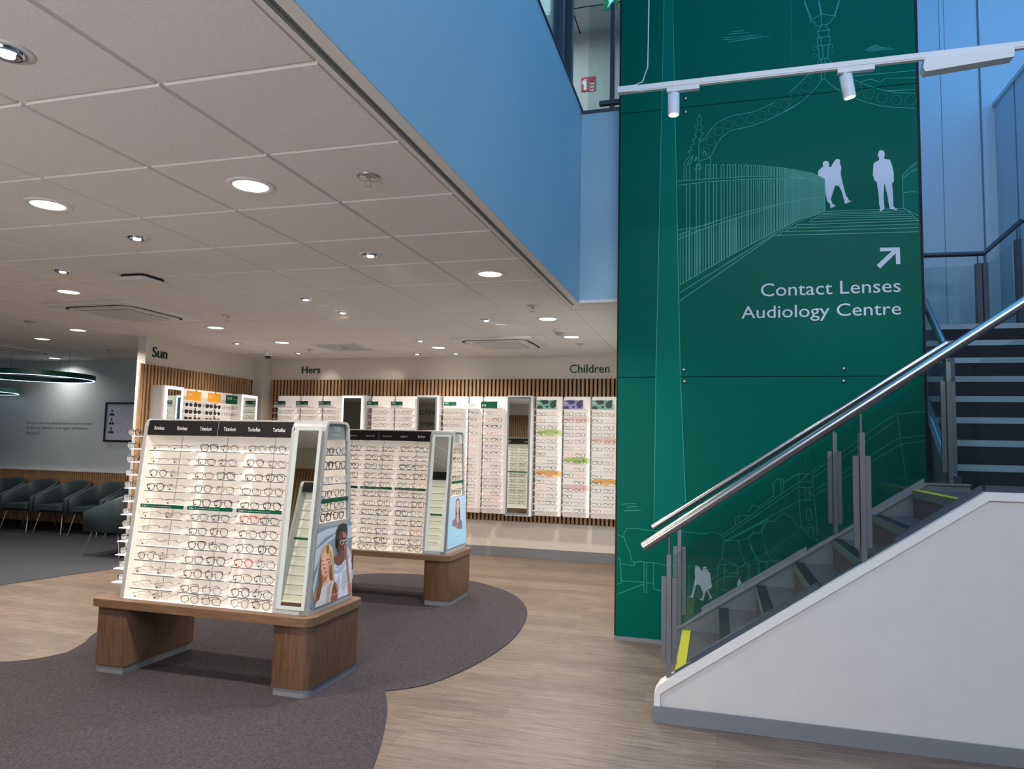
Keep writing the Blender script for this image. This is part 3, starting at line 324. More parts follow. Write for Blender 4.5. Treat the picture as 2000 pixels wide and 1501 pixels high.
# ------------------------------------------------------------------ room shell
H = 2.617; VH = 7.4; YB = 9.12; XL, XR, YR = -13.0, 4.5, -2.2
struct(MB().box(XL,XR,YR,YB,-.1,0), 'floor', FLOOR)
cp = [(-3.85,7.12),(-3.59,7.35),(-3.255,7.456),(-2.83,7.44),(-2.36,7.26),(-1.91,6.86),(-1.64,6.35),(-1.514,5.85),(-1.463,5.3),(-1.49,4.85),(-1.565,4.44),(-1.68,4.13),(-1.856,3.955),
      (-1.72,3.70),(-1.6,3.41),(-1.52,3.19),(-1.465,3.0),(-1.42,2.7),(-1.42,2.2),(-1.55,1.6),(-1.85,1.0),(-2.3,.5),(-2.9,.2),(-3.6,.1),(-4.3,.25),(-5.0,.7),(-5.5,1.4),(-5.65,2.2),(-5.4,2.9),(-5.0,3.35),(-4.6,3.58),(-4.37,3.63),(-4.22,3.76),(-4.16,3.93),
      (-4.25,4.15),(-4.36,4.33),(-4.55,4.75),(-4.66,5.3),(-4.62,5.9),(-4.42,6.45),(-4.15,6.85)]
def smooth_loop(P, sharp=(), n=6):
    out=[]; m=len(P)
    for i in range(m):
        a,b,c_,d=P[i-1],P[i],P[(i+1)%m],P[(i+2)%m]
        if i in sharp: a=b
        if (i+1)%m in sharp: d=c_
        for k in range(n):
            t=k/n; out.append(tuple(.5*(2*b[j]+(c_[j]-a[j])*t+(2*a[j]-5*b[j]+4*c_[j]-d[j])*t*t+(3*b[j]-a[j]-3*c_[j]+d[j])*t**3) for j in (0,1)))
    return out
struct(MB().prism(smooth_loop(cp,(12,33)),'z',.0005,.005), 'floor_carpet', CARPET)
cw = [(-6.36,6.9),(-6.32,6.6),(-6.40,6.25),(-6.484,5.87),(-6.578,5.405),(-6.75,4.9),(-7.05,4.3),(-7.5,3.7),(-8.2,3.1),(-9.2,2.6),(-10.5,2.3),(XL+.02,2.2),(XL+.02,8.93),(-6.6,8.93),(-6.6,6.9)]
struct(MB().prism(cw,'z',.0005,.005), 'floor_waiting_carpet', CARPET2)
# suspended ceiling: grid of raised bars with tegular tiles hanging between them
c = MB().box(XL,-1.19,YR,YB,H+.012,H+.06,1)
x0g, y0g, sg, tg = -2.39, 1.895, .6, .5988
for i in range(-18,2):
    for j in range(-7,13):
        xa, ya = x0g+i*sg, y0g+j*tg; xb, yb = xa+sg, ya+tg
        xa=max(xa,XL); yb=min(yb,YB-.01); ya=max(ya,YR)
        if yb-ya<.02: continue
        g=.007; d=.005
        c.hexa([(xa+g+d,ya+g+d,H),(xb-g-d,ya+g+d,H),(xb-g-d,yb-g-d,H),(xa+g+d,yb-g-d,H)],[(xa+g,ya+g,H+.013),(xb-g,ya+g,H+.013),(xb-g,yb-g,H+.013),(xa+g,yb-g,H+.013)],0)
struct(c, 'ceiling', [CEIL,CEILBAR])
c = MB().box(-1.19,-1.168,YR,5.9,H-.002,H+.06).box(-1.168,-1.136,YR,5.9,H+.012,H+.06,1).box(-1.136,-1.0875,YR,5.9,H-.004,H+.06)
c.box(-1.0855,-.745,5.745,5.78,H-.004,H+.02).box(-1.0855,-.745,5.78,5.81,H+.012,H+.02,1).box(-1.0855,-.745,5.81,5.9,H-.002,H+.02)
struct(c, 'trim_1', [CEILBAR,GREYD])
c = MB().box(-1.19,-.745,5.9,YB,H+.012,H+.06,1)
for j in range(7,13):
    ya=max(y0g+j*tg,5.9); yb=min(ya+tg if j>7 else y0g+8*tg, YB-.01)
    if yb-ya>.03: c.box(-1.183,-.80,ya+.007,yb-.007,H,H+.013,0)
struct(c, 'ceiling_lift_side', [CEIL,CEILBAR])
struct(MB().box(XL,-.745,YB,YB+.15,0,H+.06), 'wall_back', WALL)
struct(MB().box(XL,-6.53,8.95,YB-.001,0,H), 'wall_waiting_back', WALLG)
struct(MB().box(XL-.15,XL,YR,YB,0,H+.06), 'wall_left', WALLG)
struct(MB().box(XL,XR,YR-.15,YR,0,VH), 'wall_rear', WALL)
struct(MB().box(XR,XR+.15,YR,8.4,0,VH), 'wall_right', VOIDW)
struct(MB().box(-6.53,-6.42,6.87,YB-.002,0,H).box(-6.42,-6.27,8.9,YB-.002,0,H), 'wall_sun', WALL)
struct(MB().box(-6.60,-6.40,6.845,6.87,0,.012).box(-6.538,-6.42,6.858,6.87,.012,H), 'trim_wall_end', WPLAST)
b = MB().box(-3.5,-.745,YB-.014,YB,0,.12); b.box(-6.27,-3.5,YB-.014,YB,0,.12); struct(b, 'baseboard_back', SKIRT)
struct(MB().box(XL,-6.54,8.936,8.95,0,.1), 'baseboard_waiting', SLATB)
# lift shaft, upstands of the stair void, upper floor
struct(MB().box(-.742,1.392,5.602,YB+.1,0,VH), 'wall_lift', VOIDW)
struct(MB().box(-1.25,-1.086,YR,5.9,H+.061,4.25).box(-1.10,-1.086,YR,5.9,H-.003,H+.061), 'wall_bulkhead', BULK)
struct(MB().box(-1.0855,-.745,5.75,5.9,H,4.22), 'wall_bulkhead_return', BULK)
struct(MB().box(-1.27,-1.076,YR,5.75,4.25,4.262).box(-1.0855,-.745,5.74,5.92,4.22,4.245), 'trim_2', ANTH)
struct(MB().box(-6,-1.26,YR,8.0,3.9,4.1).box(-1.26,-.75,5.91,8.0,3.9,4.1), 'floor_upper', CARPET)
struct(MB().box(-6,-.75,8.0,8.1,4.1,6.35), 'wall_upper_back', WALL)
struct(MB().box(-6.1,-6,YR,8.1,3.9,6.35), 'wall_upper_left', WALL)
uc = MB().box(-6,-1.0,YR,8.0,6.30,6.36)
for k in range(8): uc.box(-6,-1.0,1.2+k*.9,1.212+k*.9,6.296,6.30,1)
for k in range(6): uc.box(-1.55-k*.9,-1.538-k*.9,YR,8,6.296,6.30,1)
struct(uc, 'ceiling_upper', [CEIL,DARK])
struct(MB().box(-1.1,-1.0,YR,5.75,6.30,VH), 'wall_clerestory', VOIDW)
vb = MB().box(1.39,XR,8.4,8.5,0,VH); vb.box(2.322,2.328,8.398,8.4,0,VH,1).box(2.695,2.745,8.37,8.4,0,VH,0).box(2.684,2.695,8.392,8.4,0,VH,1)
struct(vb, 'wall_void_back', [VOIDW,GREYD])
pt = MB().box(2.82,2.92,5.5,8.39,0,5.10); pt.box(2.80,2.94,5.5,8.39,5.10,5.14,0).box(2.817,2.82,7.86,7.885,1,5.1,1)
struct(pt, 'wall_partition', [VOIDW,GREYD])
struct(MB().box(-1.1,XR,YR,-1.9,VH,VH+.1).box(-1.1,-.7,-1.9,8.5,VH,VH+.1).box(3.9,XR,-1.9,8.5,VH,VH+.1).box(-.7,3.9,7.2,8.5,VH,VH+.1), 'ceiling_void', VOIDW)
struct(MB().box(-.7,3.9,-1.9,7.2,VH+.02,VH+.05), 'window_1', mat('rooflight_glazing',(150,190,240),.3,emit=.6,ecol=(110,170,255)))
struct(MB().box(4.47,4.499,4.2,7.2,4.8,7.0), 'added_pane_high', mat('rooflight_glazing',(150,190,240),.3,emit=.6,ecol=(110,170,255)))  # glowing blue pane added to go with the void fill lamp
# unseen shopfront behind the camera, its tall upper glazing added for the fill lamp
w = MB()
for k in range(5): w.box(-.8+k*1.3,-.74+k*1.3,YR+.001,YR+.06,0,6.0,1)
w.box(-.8,4.46,YR+.001,YR+.06,5.94,6.0,1).box(-.8,4.46,YR+.001,YR+.06,2.9,3.0,1).box(-.8,4.46,YR+.001,YR+.06,0,.08,1).box(-.74,4.4,YR+.002,YR+.02,3.0,5.94,0).box(-.74,4.4,YR+.002,YR+.02,.08,2.9,2)
struct(MB().box(-3.3,-.9,YR+.002,YR+.02,.3,2.3,0).box(-3.36,-.84,YR+.001,YR+.05,.24,.3,1).box(-3.36,-.84,YR+.001,YR+.05,2.3,2.36,1).box(-3.36,-3.3,YR+.001,YR+.05,.3,2.3,1).box(-.9,-.84,YR+.001,YR+.05,.3,2.3,1), 'added_pane_low', [mat('fill_pane_glow',(200,215,235),.2,emit=.5,ecol=(190,212,240)), ANTH])  # glowing pane added to go with the low fill lamp
struct(w, 'window_2', [mat('fill_pane_glow',(200,215,235),.2,emit=.5,ecol=(190,212,240)), ANTH, mat('dim_street',(70,78,88),.3,emit=.06,ecol=(150,160,180))])

# ------------------------------------------------------------------ timber slat cladding
NTR = 3
def slats(name, fixed, a0, a1, z0, z1, axis, pitch=.0545, wd_=.03, proud=.018, label=None):
    m = MB(); n = int((a1-a0)/pitch); s = -1 if axis=='y' else 1
    lo, hi = (fixed-.005, fixed) if axis=='y' else (fixed, fixed+.005)
    if axis=='y': m.box(a0,a1,lo,hi,z0,z1,1)
    else: m.box(lo,hi,a0,a1,z0,z1,1)
    for k in range(n):
        a = a0+(k+.25)*pitch
        if axis=='y': m.box(a,a+wd_,fixed-.005-proud,fixed-.005,z0,z1,0)
        else: m.box(fixed+.005,fixed+.005+proud,a,a+wd_,z0,z1,0)
    if axis=='x': m.box(fixed,fixed+.024,a0-.045,a0,z0,z1,0)
    global NTR; NTR += 1; o = m.build('trim_%d'%NTR, [SLAT,SLATB], kind='structure'); o['label']=label; return o
slats('slat_panel', YB, -6.26, -.75, .455, 2.31, 'y', label='oak slat cladding across the back wall behind the eyewear bays')
slats('slat_panel', -6.42, 6.82, 8.88, .13, 2.29, 'x', label='oak slat cladding on the side wall under the Sun lettering')
slats('slat_panel', 8.936, -12.9, -6.56, .1, .885, 'y', pitch=.042, wd_=.024, label='low oak slat wainscot behind the waiting area chairs')
MB().box(-12.9,-6.55,8.905,8.95,.885,.905).build('trim_3', WPLAST, kind='structure')
o = MB()
o.box(-7.6,-3.6,YR,YR+.005,.2,2.3,1)
for k in range(72): o.box(-7.6+k*.055,-7.57+k*.055,YR+.005,YR+.023,.2,2.3,0)
o.build('trim_7', [SLAT,SLATB], kind='structure')

# wall lettering
def lettering(s, o, ux, w, h, label, depth=.012, m=GREENL, cat='wall lettering', uz=(0,0,1)):
    return tag(MB().text(s, o, ux, uz, w=w, h=h, depth=depth).build('wall_lettering', m, org=o), label, cat)
lettering('Hers', (-5.765,YB,2.405), (1,0,0), .295, .098, 'green raised letters reading Hers above the slats')
lettering('Children', (-1.83,YB,2.385), (1,0,0), .515, .11, 'green raised letters reading Children above the kids bays')
lettering('Sun', (-6.42,6.955,2.385), (0,1,0), .235, .125, 'green raised letters reading Sun on the side wall')
tx = MB(); 
for i,(s,wd_) in enumerate((('Did you know that each Specsavers store is owned',1.29),('by the local Opticians, Audiologists and Retailers',1.225),('that run it?',.27))):
    tx.text(s, (-10.60,8.95,1.595-i*.077-(.0 if i!=2 else 0)), (1,0,0), (0,0,1), w=wd_, h=.055 if i<2 else .052)
tag(tx.build('wall_text', DTXT, org=(-10.6,8.95,1.5)), 'three lines of dark text on the waiting room wall', 'wall lettering')
tx = MB()
tx.text('Hello, welcome to', (-7.2,YR,2.25), (-1,0,0), (0,0,1), w=2.2, h=.24).text('Specsavers Bandon', (-7.2,YR,1.88), (-1,0,0), (0,0,1), w=2.4, h=.24)
tag(tx.build('wall_text', GREENL, org=(-8,YR,2.2)), 'green welcome lettering on the rear wall, seen reversed in a mirror', 'wall lettering')

# ------------------------------------------------------------------ mural on the lift shaft
my = 5.57
mural = thing('mural_wall', 'tall green glass mural wall with line drawing of a bridge beside the stairs', 'mural', (.32,my,0))
MB().box(-.75,1.408,my+.014,my+.03,.02,6.6).build('backing', DARK, mural)
for z0,z1 in ((.03,1.981),(1.986,4.098),(4.103,6.3)):
    MB().box(-.735,1.386,my,my+.012,z0,z1).build('panel', MURAL, mural)
MB().box(-.75,1.30,my-.004,my+.03,0,.028).build('base_strip', STRING, mural)
for x,z in MURAL_BOLTS: MB().lathe([(.013,0),(.013,.008),(.009,.012),(0,.012)],(x,my,z),12,ax=(0,-1,0)).build('bolt', STEEL, mural)
RB=[0]
def ribbon(m, pts, w, y, mi=0, closed=False):
    RB[0]+=1; y-=RB[0]*3e-6
    P = [Vector((p[0],0,p[1])) for p in pts]
    if closed: P.append(P[0])
    for a,b in zip(P,P[1:]):
        d=b-a
        if d.length<1e-5: continue
        d.normalize(); n=Vector((-d.z,0,d.x))*w/2; e=d*w*.4
        q=[a-e-n,b+e-n,b+e+n,a-e+n]; m.add([(v.x,y,v.z) for v in q],[(0,1,2,3)],mi)
def poly(m, pts, y, mi=0):
    ar = sum(pts[i][0]*pts[(i+1)%len(pts)][1]-pts[(i+1)%len(pts)][0]*pts[i][1] for i in range(len(pts)))
    if ar<0: pts=pts[::-1]
    m.add([(p[0],y,p[1]) for p in pts],[tuple(range(len(pts)))],mi)
f = MB()
for p in MURAL_FILLS: poly(f,p,my-.0006)
up_ = MURAL_LINES[0]; dn = MURAL_LINES[1]
f.build('colour_field', MURALF, mural)
l = MB()
for p in MURAL_LINES: ribbon(l,p,.0048,my-.0012)
for x,z,r in MURAL_CIRCLES:
    n_=28 if r>.025 else 12
    if r>.008: ribbon(l,[(x+r*math.cos(a*2*math.pi/n_),z+r*math.sin(a*2*math.pi/n_)) for a in range(n_)],.005 if r>.025 else .0035,my-.0013,closed=True)
l.build('line_drawing', MURALL, mural)
for p in MURAL_FIGURES: m_=MB(); poly(m_,p,my-.0016); m_.build('figure_silhouette', MURALW, mural)
m_=MB(); poly(m_,MURAL_ARROW,my-.0016); m_.build('arrow', MURALW, mural)
MB().text('Contact Lenses',(.317,my,2.580),w=.936,h=.098,depth=.0018).build('lettering', MURALW, mural)
MB().text('Audiology Centre',(.178,my,2.389),w=1.075,h=.122,depth=.0018).build('lettering', MURALW, mural)

# ------------------------------------------------------------------ lower stair flight
RS, GO = .163, .2333
XS = [-.219+GO*k for k in range(7)]; ZS = [.235+RS*k for k in range(7)]; LZ = ZS[6]
yn, yf = 4.115, 5.06
st = thing('staircase', 'lower stair flight with grey carpeted steps and white plaster side', 'staircase', (.5,4.6,0))
MB().prism([(-.315,.0),(4.45,.0),(4.45,1.235),(1.262,1.235),(-.291,.165),(-.315,.13)],'y',4.02,4.11).build('side_wall', WHITE, st)
cap = [(-.322,.0),(-.322,.150),(-.296,.192),(1.255,1.265),(4.45,1.265),(4.45,1.225),(1.268,1.225),(-.272,.160),(-.292,.142),(-.292,.0)]
MB().prism(cap,'y',4.008,4.115).build('cap_trim', WPLAST, st)
MB().box(-.33,4.45,4.0,4.012,0,.082).box(-.33,-.318,4.0125,4.115,0,.082).build('baseboard', SKIRT, st)
MB().prism([(-.30,0),(-.30,.205),(-.245,.243),(1.262,1.252),(1.50,1.252),(1.50,0)],'y',yf,5.14).build('stringer', STRING, st)
MB().prism([(-.30,.205),(-.245,.243),(1.262,1.252),(1.50,1.252),(1.50,1.262),(1.257,1.262),(-.25,.253),(-.30,.218)],'y',5.045,5.15).build('stringer_cap', STRING, st)
for k in range(7):
    x0=XS[k]; x1=XS[k+1] if k<6 else 1.5
    z0=0 if k==0 else ZS[k-1]-.02
    s_=MB().box(x0,x1+.03 if k<6 else 2.8,yn,yf,z0,ZS[k]) if k<6 else MB().box(x0,4.45,yn,5.40,z0,ZS[k])
    s_.build('step', STAIRC, st)
    n_=MB().box(x0-.004,x0+(.05 if k in (0,6) else .055),yn+.003,yf-.003,ZS[k]-.001,ZS[k]+.004)
    n_.box(x0-.006,x0,yn+.003,yf-.003,ZS[k]-.045,ZS[k]+.003,1)
    n_.build('nosing', [YELLOW if k in (0,6) else NOSE, mat('green_nosing',(92,112,108),.6)], st)
# glass balustrade near side (stands on the cap)
def flat_post(parent, x, y, z0, z1, zr, w=.018, clampdy=.0):
    MB().box(x-.012,x+.012,y-.03,y+.03,z0,z1).build('post', STEELP, parent)
    MB().tube([(x,y,z1-.02),(x,y,zr)],.006,8).build('rail_pin', STEELP, parent)
    for s in (-1,1): MB().box(x+s*.028-.013,x+s*.028+.013,y-.012,y+.012,z0+.07,z1-.12).build('glass_clamp', STEELP, parent)
def capz(x): return .192+.6924*(x+.296) if x<1.255 else 1.265
def glass_panel(parent, x0, x1, y, zb, zt):
    MB().prism([(x0,zb(x0)),(x1,zb(x1)),(x1,zt(x1)),(x0,zt(x0))],'y',y-.005,y+.005).build('glass_pane', GLASS, parent)
rz = lambda x: .899+.703*(x+.39)
nb = thing('glass_balustrade', 'glass balustrade on the white stair side, nearest the viewer', 'balustrade', (.4,4.065,.2))
for x in (-.25,.715,1.68,3.05):
    zb=capz(x); zt = min(rz(x),2.26)-.13; flat_post(nb,x,4.065,zb,zt,min(rz(x),2.26))
glass_panel(nb,-.225,.69,4.065,lambda x:capz(x)+.012,lambda x:rz(x)-.15)
MB().prism([(.74,capz(.74)+.012),(1.255,1.277),(1.655,1.277),(1.655,rz(1.655)-.15),(.74,rz(.74)-.15)],'y',4.06,4.07).build('glass_pane', GLASS, nb)
MB().prism([(1.71,1.277),(4.40,1.277),(4.40,2.1),(1.71,2.1)],'y',4.06,4.07).build('glass_pane', GLASS, nb)
MB().prism([(-.22,capz(-.22)),(1.25,capz(1.25)),(1.25,capz(1.25)+.010),(-.22,capz(-.22)+.010)],'y',4.05,4.08).build('glass_channel', ANTH, nb)
for xa,xb in ((-.14,.50),(.86,1.25)): MB().prism([(xa,capz(xa)),(xb,capz(xb)),(xb,capz(xb)+.03),(xa,capz(xa)+.03)],'y',4.045,4.085).build('glass_channel', ANTH, nb)
MB().box(1.262,1.64,4.045,4.085,1.265,1.295).build('glass_channel', ANTH, nb)
def rail(name, pts, r, label): return tag(MB().tube(pts, r, 20).build(name, STEEL, org=pts[0]), label, 'handrail')
rail('handrail', [(-.39,4.065,.899),(1.55,4.065,2.263),(1.62,4.065,2.29),(4.45,4.065,2.29)], .0265, 'near stainless steel handrail rising over the white stair side')
fb = thing('glass_balustrade', 'glass balustrade between the stair flight and the green mural', 'balustrade', (.4,5.1,.2))
rf = lambda x: .896+.682*(x+.426)
sz = lambda x: .253+.6695*(x+.25) if x<1.257 else 1.262
for x in (-.245,.735,1.40): flat_post(fb,x,5.1,sz(x),rf(x)-.12,rf(x))
glass_panel(fb,-.22,.71,5.1,lambda x:sz(x)+.01,lambda x:rf(x)-.14)
glass_panel(fb,.76,1.37,5.1,lambda x:sz(x)+.01,lambda x:rf(x)-.14)
for xa,xb in ((-.10,.56),(.90,1.25)): MB().prism([(xa,sz(xa)),(xb,sz(xb)),(xb,sz(xb)+.03),(xa,sz(xa)+.03)],'y',5.08,5.12).build('glass_channel', STRING, fb)
rail('handrail', [(-.426,5.1,.896),(1.406,5.1,2.145)], .021, 'far stainless steel handrail in front of the green mural')

# ------------------------------------------------------------------ upper stair flight behind
s2 = thing('staircase', 'upper stair flight with dark risers and pale nosings beyond the landing', 'staircase', (2.1,6.1,LZ))
for k in range(1,9):
    y0=5.40+(k-1)*.19; z=LZ+.164*k
    y1=y0+.21 if k<8 else 7.75
    MB().box(1.5,2.8,y0,y1,z-.182,z).build('step', STAIRD, s2)
    MB().box(1.5,2.8,y0-.006,y0+.05,z-.04,z+.003).build('nosing', NOSEG, s2)
MB().prism([(5.32,LZ),(5.32,LZ+.10),(6.73,LZ+.164*8+.05),(7.75,LZ+.164*8+.05),(7.75,LZ+.164*8-.2),(6.9,LZ+.164*8-.2),(5.55,LZ)],'x',1.44,1.5).build('stringer', STRING, s2)
nw = MB().box(1.455,1.51,5.33,5.385,LZ,2.08)
nw.box(1.445,1.525,5.315,5.39,LZ,LZ+.09).build('newel_post', ANTH, s2)
LB = LZ+.164*8
u = thing('glass_balustrade', 'glass balustrade with dark rail across the upper landing', 'balustrade', (2.0,7.6,LB))
MB().tube([(1.46,7.6,3.35),(2.42,7.6,3.335),(2.74,7.6,3.63),(2.80,7.6,3.60)],.024,16).build('top_rail', ANTH, u)
MB().box(1.52,2.36,7.595,7.605,LB+.02,3.22).build('glass_pane', GLASS, u)
MB().prism([(2.45,LB+.02),(2.66,LB+.02),(2.66,3.42),(2.45,3.23)],'y',7.595,7.605).build('glass_pane', GLASS, u)
for x,zt in ((2.37,3.24),(2.425,3.24),(2.70,3.45)):
    MB().box(x-.022,x+.022,7.57,7.63,LB,zt).build('post', ANTH, u); MB().tube([(x,7.6,zt-.02),(x,7.6,zt+.1)],.006,8).build('rail_pin', ANTH, u)
hb = thing('glass_balustrade', 'glass balustrade climbing beside the upper flight, close to the mural edge', 'balustrade', (1.46,5.6,LZ))
MB().prism([(5.42,LZ+.20),(6.6,LZ+1.22),(6.6,LZ+1.98),(5.42,LZ+.94)],'x',1.465,1.475).build('glass_pane', GLASS, hb)
for y,z in ((5.9,.62),(6.55,1.16)): MB().box(1.455,1.485,y-.02,y+.02,LZ+z-.05,LZ+z+.78).build('post', STEELP, hb)
rail('handrail', [(1.435,5.2,2.09),(1.435,6.7,3.385),(1.435,7.5,3.385)], .024, 'steel handrail climbing away behind the mural edge')

# ------------------------------------------------------------------ upper floor gallery
g = thing('glass_balustrade', 'gallery glass balustrade on the blue bulkhead, top of view', 'balustrade', (-1.15,3.5,4.26))
for ya,yb in ((-1.9,1.6),(1.7,3.4),(3.5,5.02)): MB().box(-1.155,-1.145,ya,yb,4.262,5.2).build('glass_pane', GLASS, g)
for y in (1.65,3.45,5.1,5.45): MB().box(-1.19,-1.11,y-.035,y+.035,4.262,5.25).build('post', ANTH, g)
MB().tube([(-1.15,-1.9,5.33),(-1.15,5.6,5.33)],.025,12).build('top_rail', ANTH, g)
g = thing('glass_balustrade', 'short glass balustrade beside the mural top left edge', 'balustrade', (-.9,5.83,4.245))
MB().box(-1.05,-.78,5.825,5.835,4.26,5.2).build('glass_pane', GLASS, g)
MB().box(-.86,-.825,5.80,5.86,4.245,5.2).build('post', ANTH, g)
MB().box(-.945,-.76,5.78,5.82,4.30,4.335).build('bracket', ANTH, g)
fs = thing('fire_sign', 'red fire extinguisher sign on the upper gallery wall', 'sign', (-1.43,8.0,5.66))
MB().box(-1.52,-1.35,7.99,8.0,5.575,5.745).build('plate', RED, fs)
ic=MB(); poly(ic,rrect(-1.49,-1.455,5.59,5.70,.012),7.988); poly(ic,[(-1.51,5.66),(-1.505,5.70),(-1.485,5.72),(-1.455,5.72),(-1.455,5.705),(-1.48,5.705),(-1.495,5.66)],7.9875)
for k in range(3): poly(ic,[(-1.43,5.69-k*.038),(-1.41,5.665-k*.038),(-1.37,5.665-k*.038),(-1.36,5.68-k*.038),(-1.37,5.648-k*.038),(-1.41,5.648-k*.038)],7.988)
ic.build('pictogram', WTXT, fs)
ex = thing('exit_sign', 'hanging green running man exit sign above the gallery', 'sign', (-1.06,7.0,5.95))
MB().box(-1.11,-.97,6.98,7.0,5.90,6.12).build('plate', mat('exit_green',(0,120,80),.4,emit=.25,ecol=(0,140,90)), ex)
ic=MB(); poly(ic,[(-1.07,5.92),(-1.05,5.97),(-1.07,6.02),(-1.04,6.05),(-1.02,6.0),(-1.0,6.02),(-.99,6.0),(-1.02,5.97),(-1.01,5.92),(-1.03,5.955),(-1.055,5.92)],6.978); poly(ic,[(-1.05+.014*math.cos(a),6.075+.014*math.sin(a)) for a in [k*.7 for k in range(9)]],6.978)
ic.build('pictogram', mat('exit_white',(150,230,240),.4,emit=.5,ecol=(150,230,240)), ex)
MB().tube([(-1.04,6.99,6.12),(-1.04,6.99,6.30)],.006,6).build('hanging_rod', ANTH, ex)

# ------------------------------------------------------------------ track light
tr = thing('lighting_track', 'white lighting track hung across the void with a driver box', 'light track', (.9,4.25,3.6))
t_=MB().box(-.56,4.4,4.235,4.265,3.605,3.635); t_.box(-.5,4.4,4.238,4.247,3.597,3.605).box(-.5,4.4,4.254,4.262,3.597,3.605).box(-.58,-.46,4.232,4.268,3.60,3.638)
t_.build('rail', WPLAST, tr)
MB().prism([(1.095,3.595),(1.52,3.595),(1.515,3.545),(1.095,3.515),(1.085,3.54)],'y',4.215,4.285).build('driver_box', WPLAST, tr)
MB().tube([(-.395,4.25,VH),(-.395,4.25,4.2),(-.40,4.25,3.75),(-.43,4.25,3.66),(-.50,4.25,3.635)],.0035,6).build('power_cable', WPLAST, tr)
for x in (.42,1.2,2.4,3.8): MB().tube([(x,4.25,3.63),(x,4.25,VH)],.0012,4).build('suspension_wire', ANTH, tr)
def spot(x, tilt, label, aim):
    t = thing('track_spotlight', label, 'spotlight', (x,4.25,3.6))
    MB().box(x-.04,x+.15,4.235,4.265,3.572,3.598).build('adapter', WPLAST, t)
    d = Vector(tilt).normalized(); p0 = Vector((x,4.25,3.572)); p1 = p0+d*.14
    MB().tube([p0+d*-.01,p0+d*.012,p0+d*.014,p1],[.012,.012,.034,.034],20).build('barrel', WPLAST, t)
    MB().tube([p1-d*.001,p1+d*.002],[.028,.028],20).build('lens', SPOTON, t)
    lamp('SPOT', p1+d*.01, 26, (.85,.93,1), aim=aim, size=.03, spot=62, blend=.7)
spot(-.245, (.0,.02,-1), 'left white cylinder spotlight on the track, pointing down', (-.25,5.0,1.6))
spot(.70, (.18,.12,-1), 'right white cylinder spotlight on the track, tilted towards the mural', (1.0,5.4,1.6))

# ------------------------------------------------------------------ eyeglasses
COLS = {'black':((22,22,24),.25,0),'tortoise':((96,58,34),.25,0),'gold':((126,100,68),.35,.3),'silver':((112,112,118),.3,.4),'gunmetal':((48,48,53),.3,.3),
        'red':((178,40,46),.3,0),'pink':((222,160,156),.35,0),'blue':((52,66,104),.3,0),'brown':((112,72,50),.3,0),'amber':((204,128,58),.3,0),'clear':((205,205,205),.2,0)}
def fmat(c): 
    col,r,m = COLS[c]; return mat('frame_'+c, col, r, m)
SUNL = mat('sun_lens', (38,34,36), .08)
STICK = mat('sticker', (30,32,34), .5)
SHP = {'rectangular':(.0265,.0175,4.5,.0016),'square':(.0255,.0205,5,.0019),'round':(.0235,.0215,2.05,.0016),'oval':(.0265,.0195,2.5,.0015),'panto':(.0245,.021,2.8,.002),
       'chunky':(.0265,.0215,4,.0026),'cat-eye':(.0265,.0205,3,.002),'rimless':(.026,.0175,3.2,.0)}
def rim_pts(shape, s, n=18):
    a,b,e,_ = SHP[shape]; out=[]
    for k in range(n):
        t=2*math.pi*k/n; c_,s_=math.cos(t),math.sin(t)
        x=a*abs(c_)**(2/e)*(1 if c_>=0 else -1); z=b*abs(s_)**(2/e)*(1 if s_>=0 else -1)
        if z<0: x*=1-.22*(-z/b)            # narrower towards the cheek
        if shape=='cat-eye' and z>0 and x>0: z+=.006*(x/a)
        out.append((s*(x+.0335), z+b+.001))
    return out
MESHC = {}
def mesh_of(key, fn, mats):
    if key not in MESHC:
        m = fn(); me = bpy.data.meshes.new(key[0]); me.from_pydata(m.v,[],m.f)
        for x in mats: me.materials.append(x)
        for p,mi,sm in zip(me.polygons,m.m,m.s): p.material_index=mi; p.use_smooth=sm
        me.update(); MESHC[key]=me
    return MESHC[key]
def frame_mb(shape, m=None):
    m = m or MB(); a,b,e,r = SHP[shape]
    if r:
        for s in (1,-1): m.tube([(x,0,z) for x,z in rim_pts(shape,s)], r, 5, 0, closed=True)
        r2=r
    else: r2=.0009
    zb = b*1.25
    m.tube([(-.0085,0,zb),(-.004,-.001,zb+.004),(.004,-.001,zb+.004),(.0085,0,zb)], r2, 5)
    for s in (1,-1):
        m.tube([(s*.058,0,b*1.5),(s*.0655,.001,b*1.5+.001),(s*.0665,.006,b*1.5+.001)], max(r2,.0012), 5)
        if not r: m.tube([(s*.0085,0,zb),(s*.012,0,zb-.003)],.0012,5)
    return m
def temple_mb(shape, s, m=None, mi=0):
    m = m or MB(); b = SHP[shape][1]; z=b*1.5+.001; r=max(SHP[shape][3]*.8,.001)
    if s<0: P=[(-.066,.005,z),(-.045,.035,z+.003),(-.018,.07,z+.003),(-.006,.078,z-.006),(.004,.08,z-.022)]
    else: P=[(.066,.005,z),(.062,.04,z+.002),(.052,.074,z+.003),(.044,.08,z-.006),(.036,.081,z-.022)]
    return m.tube(P,[r*1.1,r*1.1,r*1.3,r*1.8,r*1.5],5,mi)
def lens_mb(shape, s, m=None, mi=0):
    m = m or MB(); P=rim_pts(shape,s); m.add([(x,.0004,z) for x,z in P],[tuple(range(len(P)))],mi); return m
def sticker_mb(m=None, mi=0):
    m = m or MB(); m.add([(-.044+.0058*math.cos(k*.524),-.0012,.0115+.0045*math.sin(k*.524)) for k in range(12)],[tuple(range(12))],mi); return m
GLASSES = []
def spawn(name, me, parent):
    o = bpy.data.objects.new(name, me); COL.objects.link(o); o.parent = parent; return o
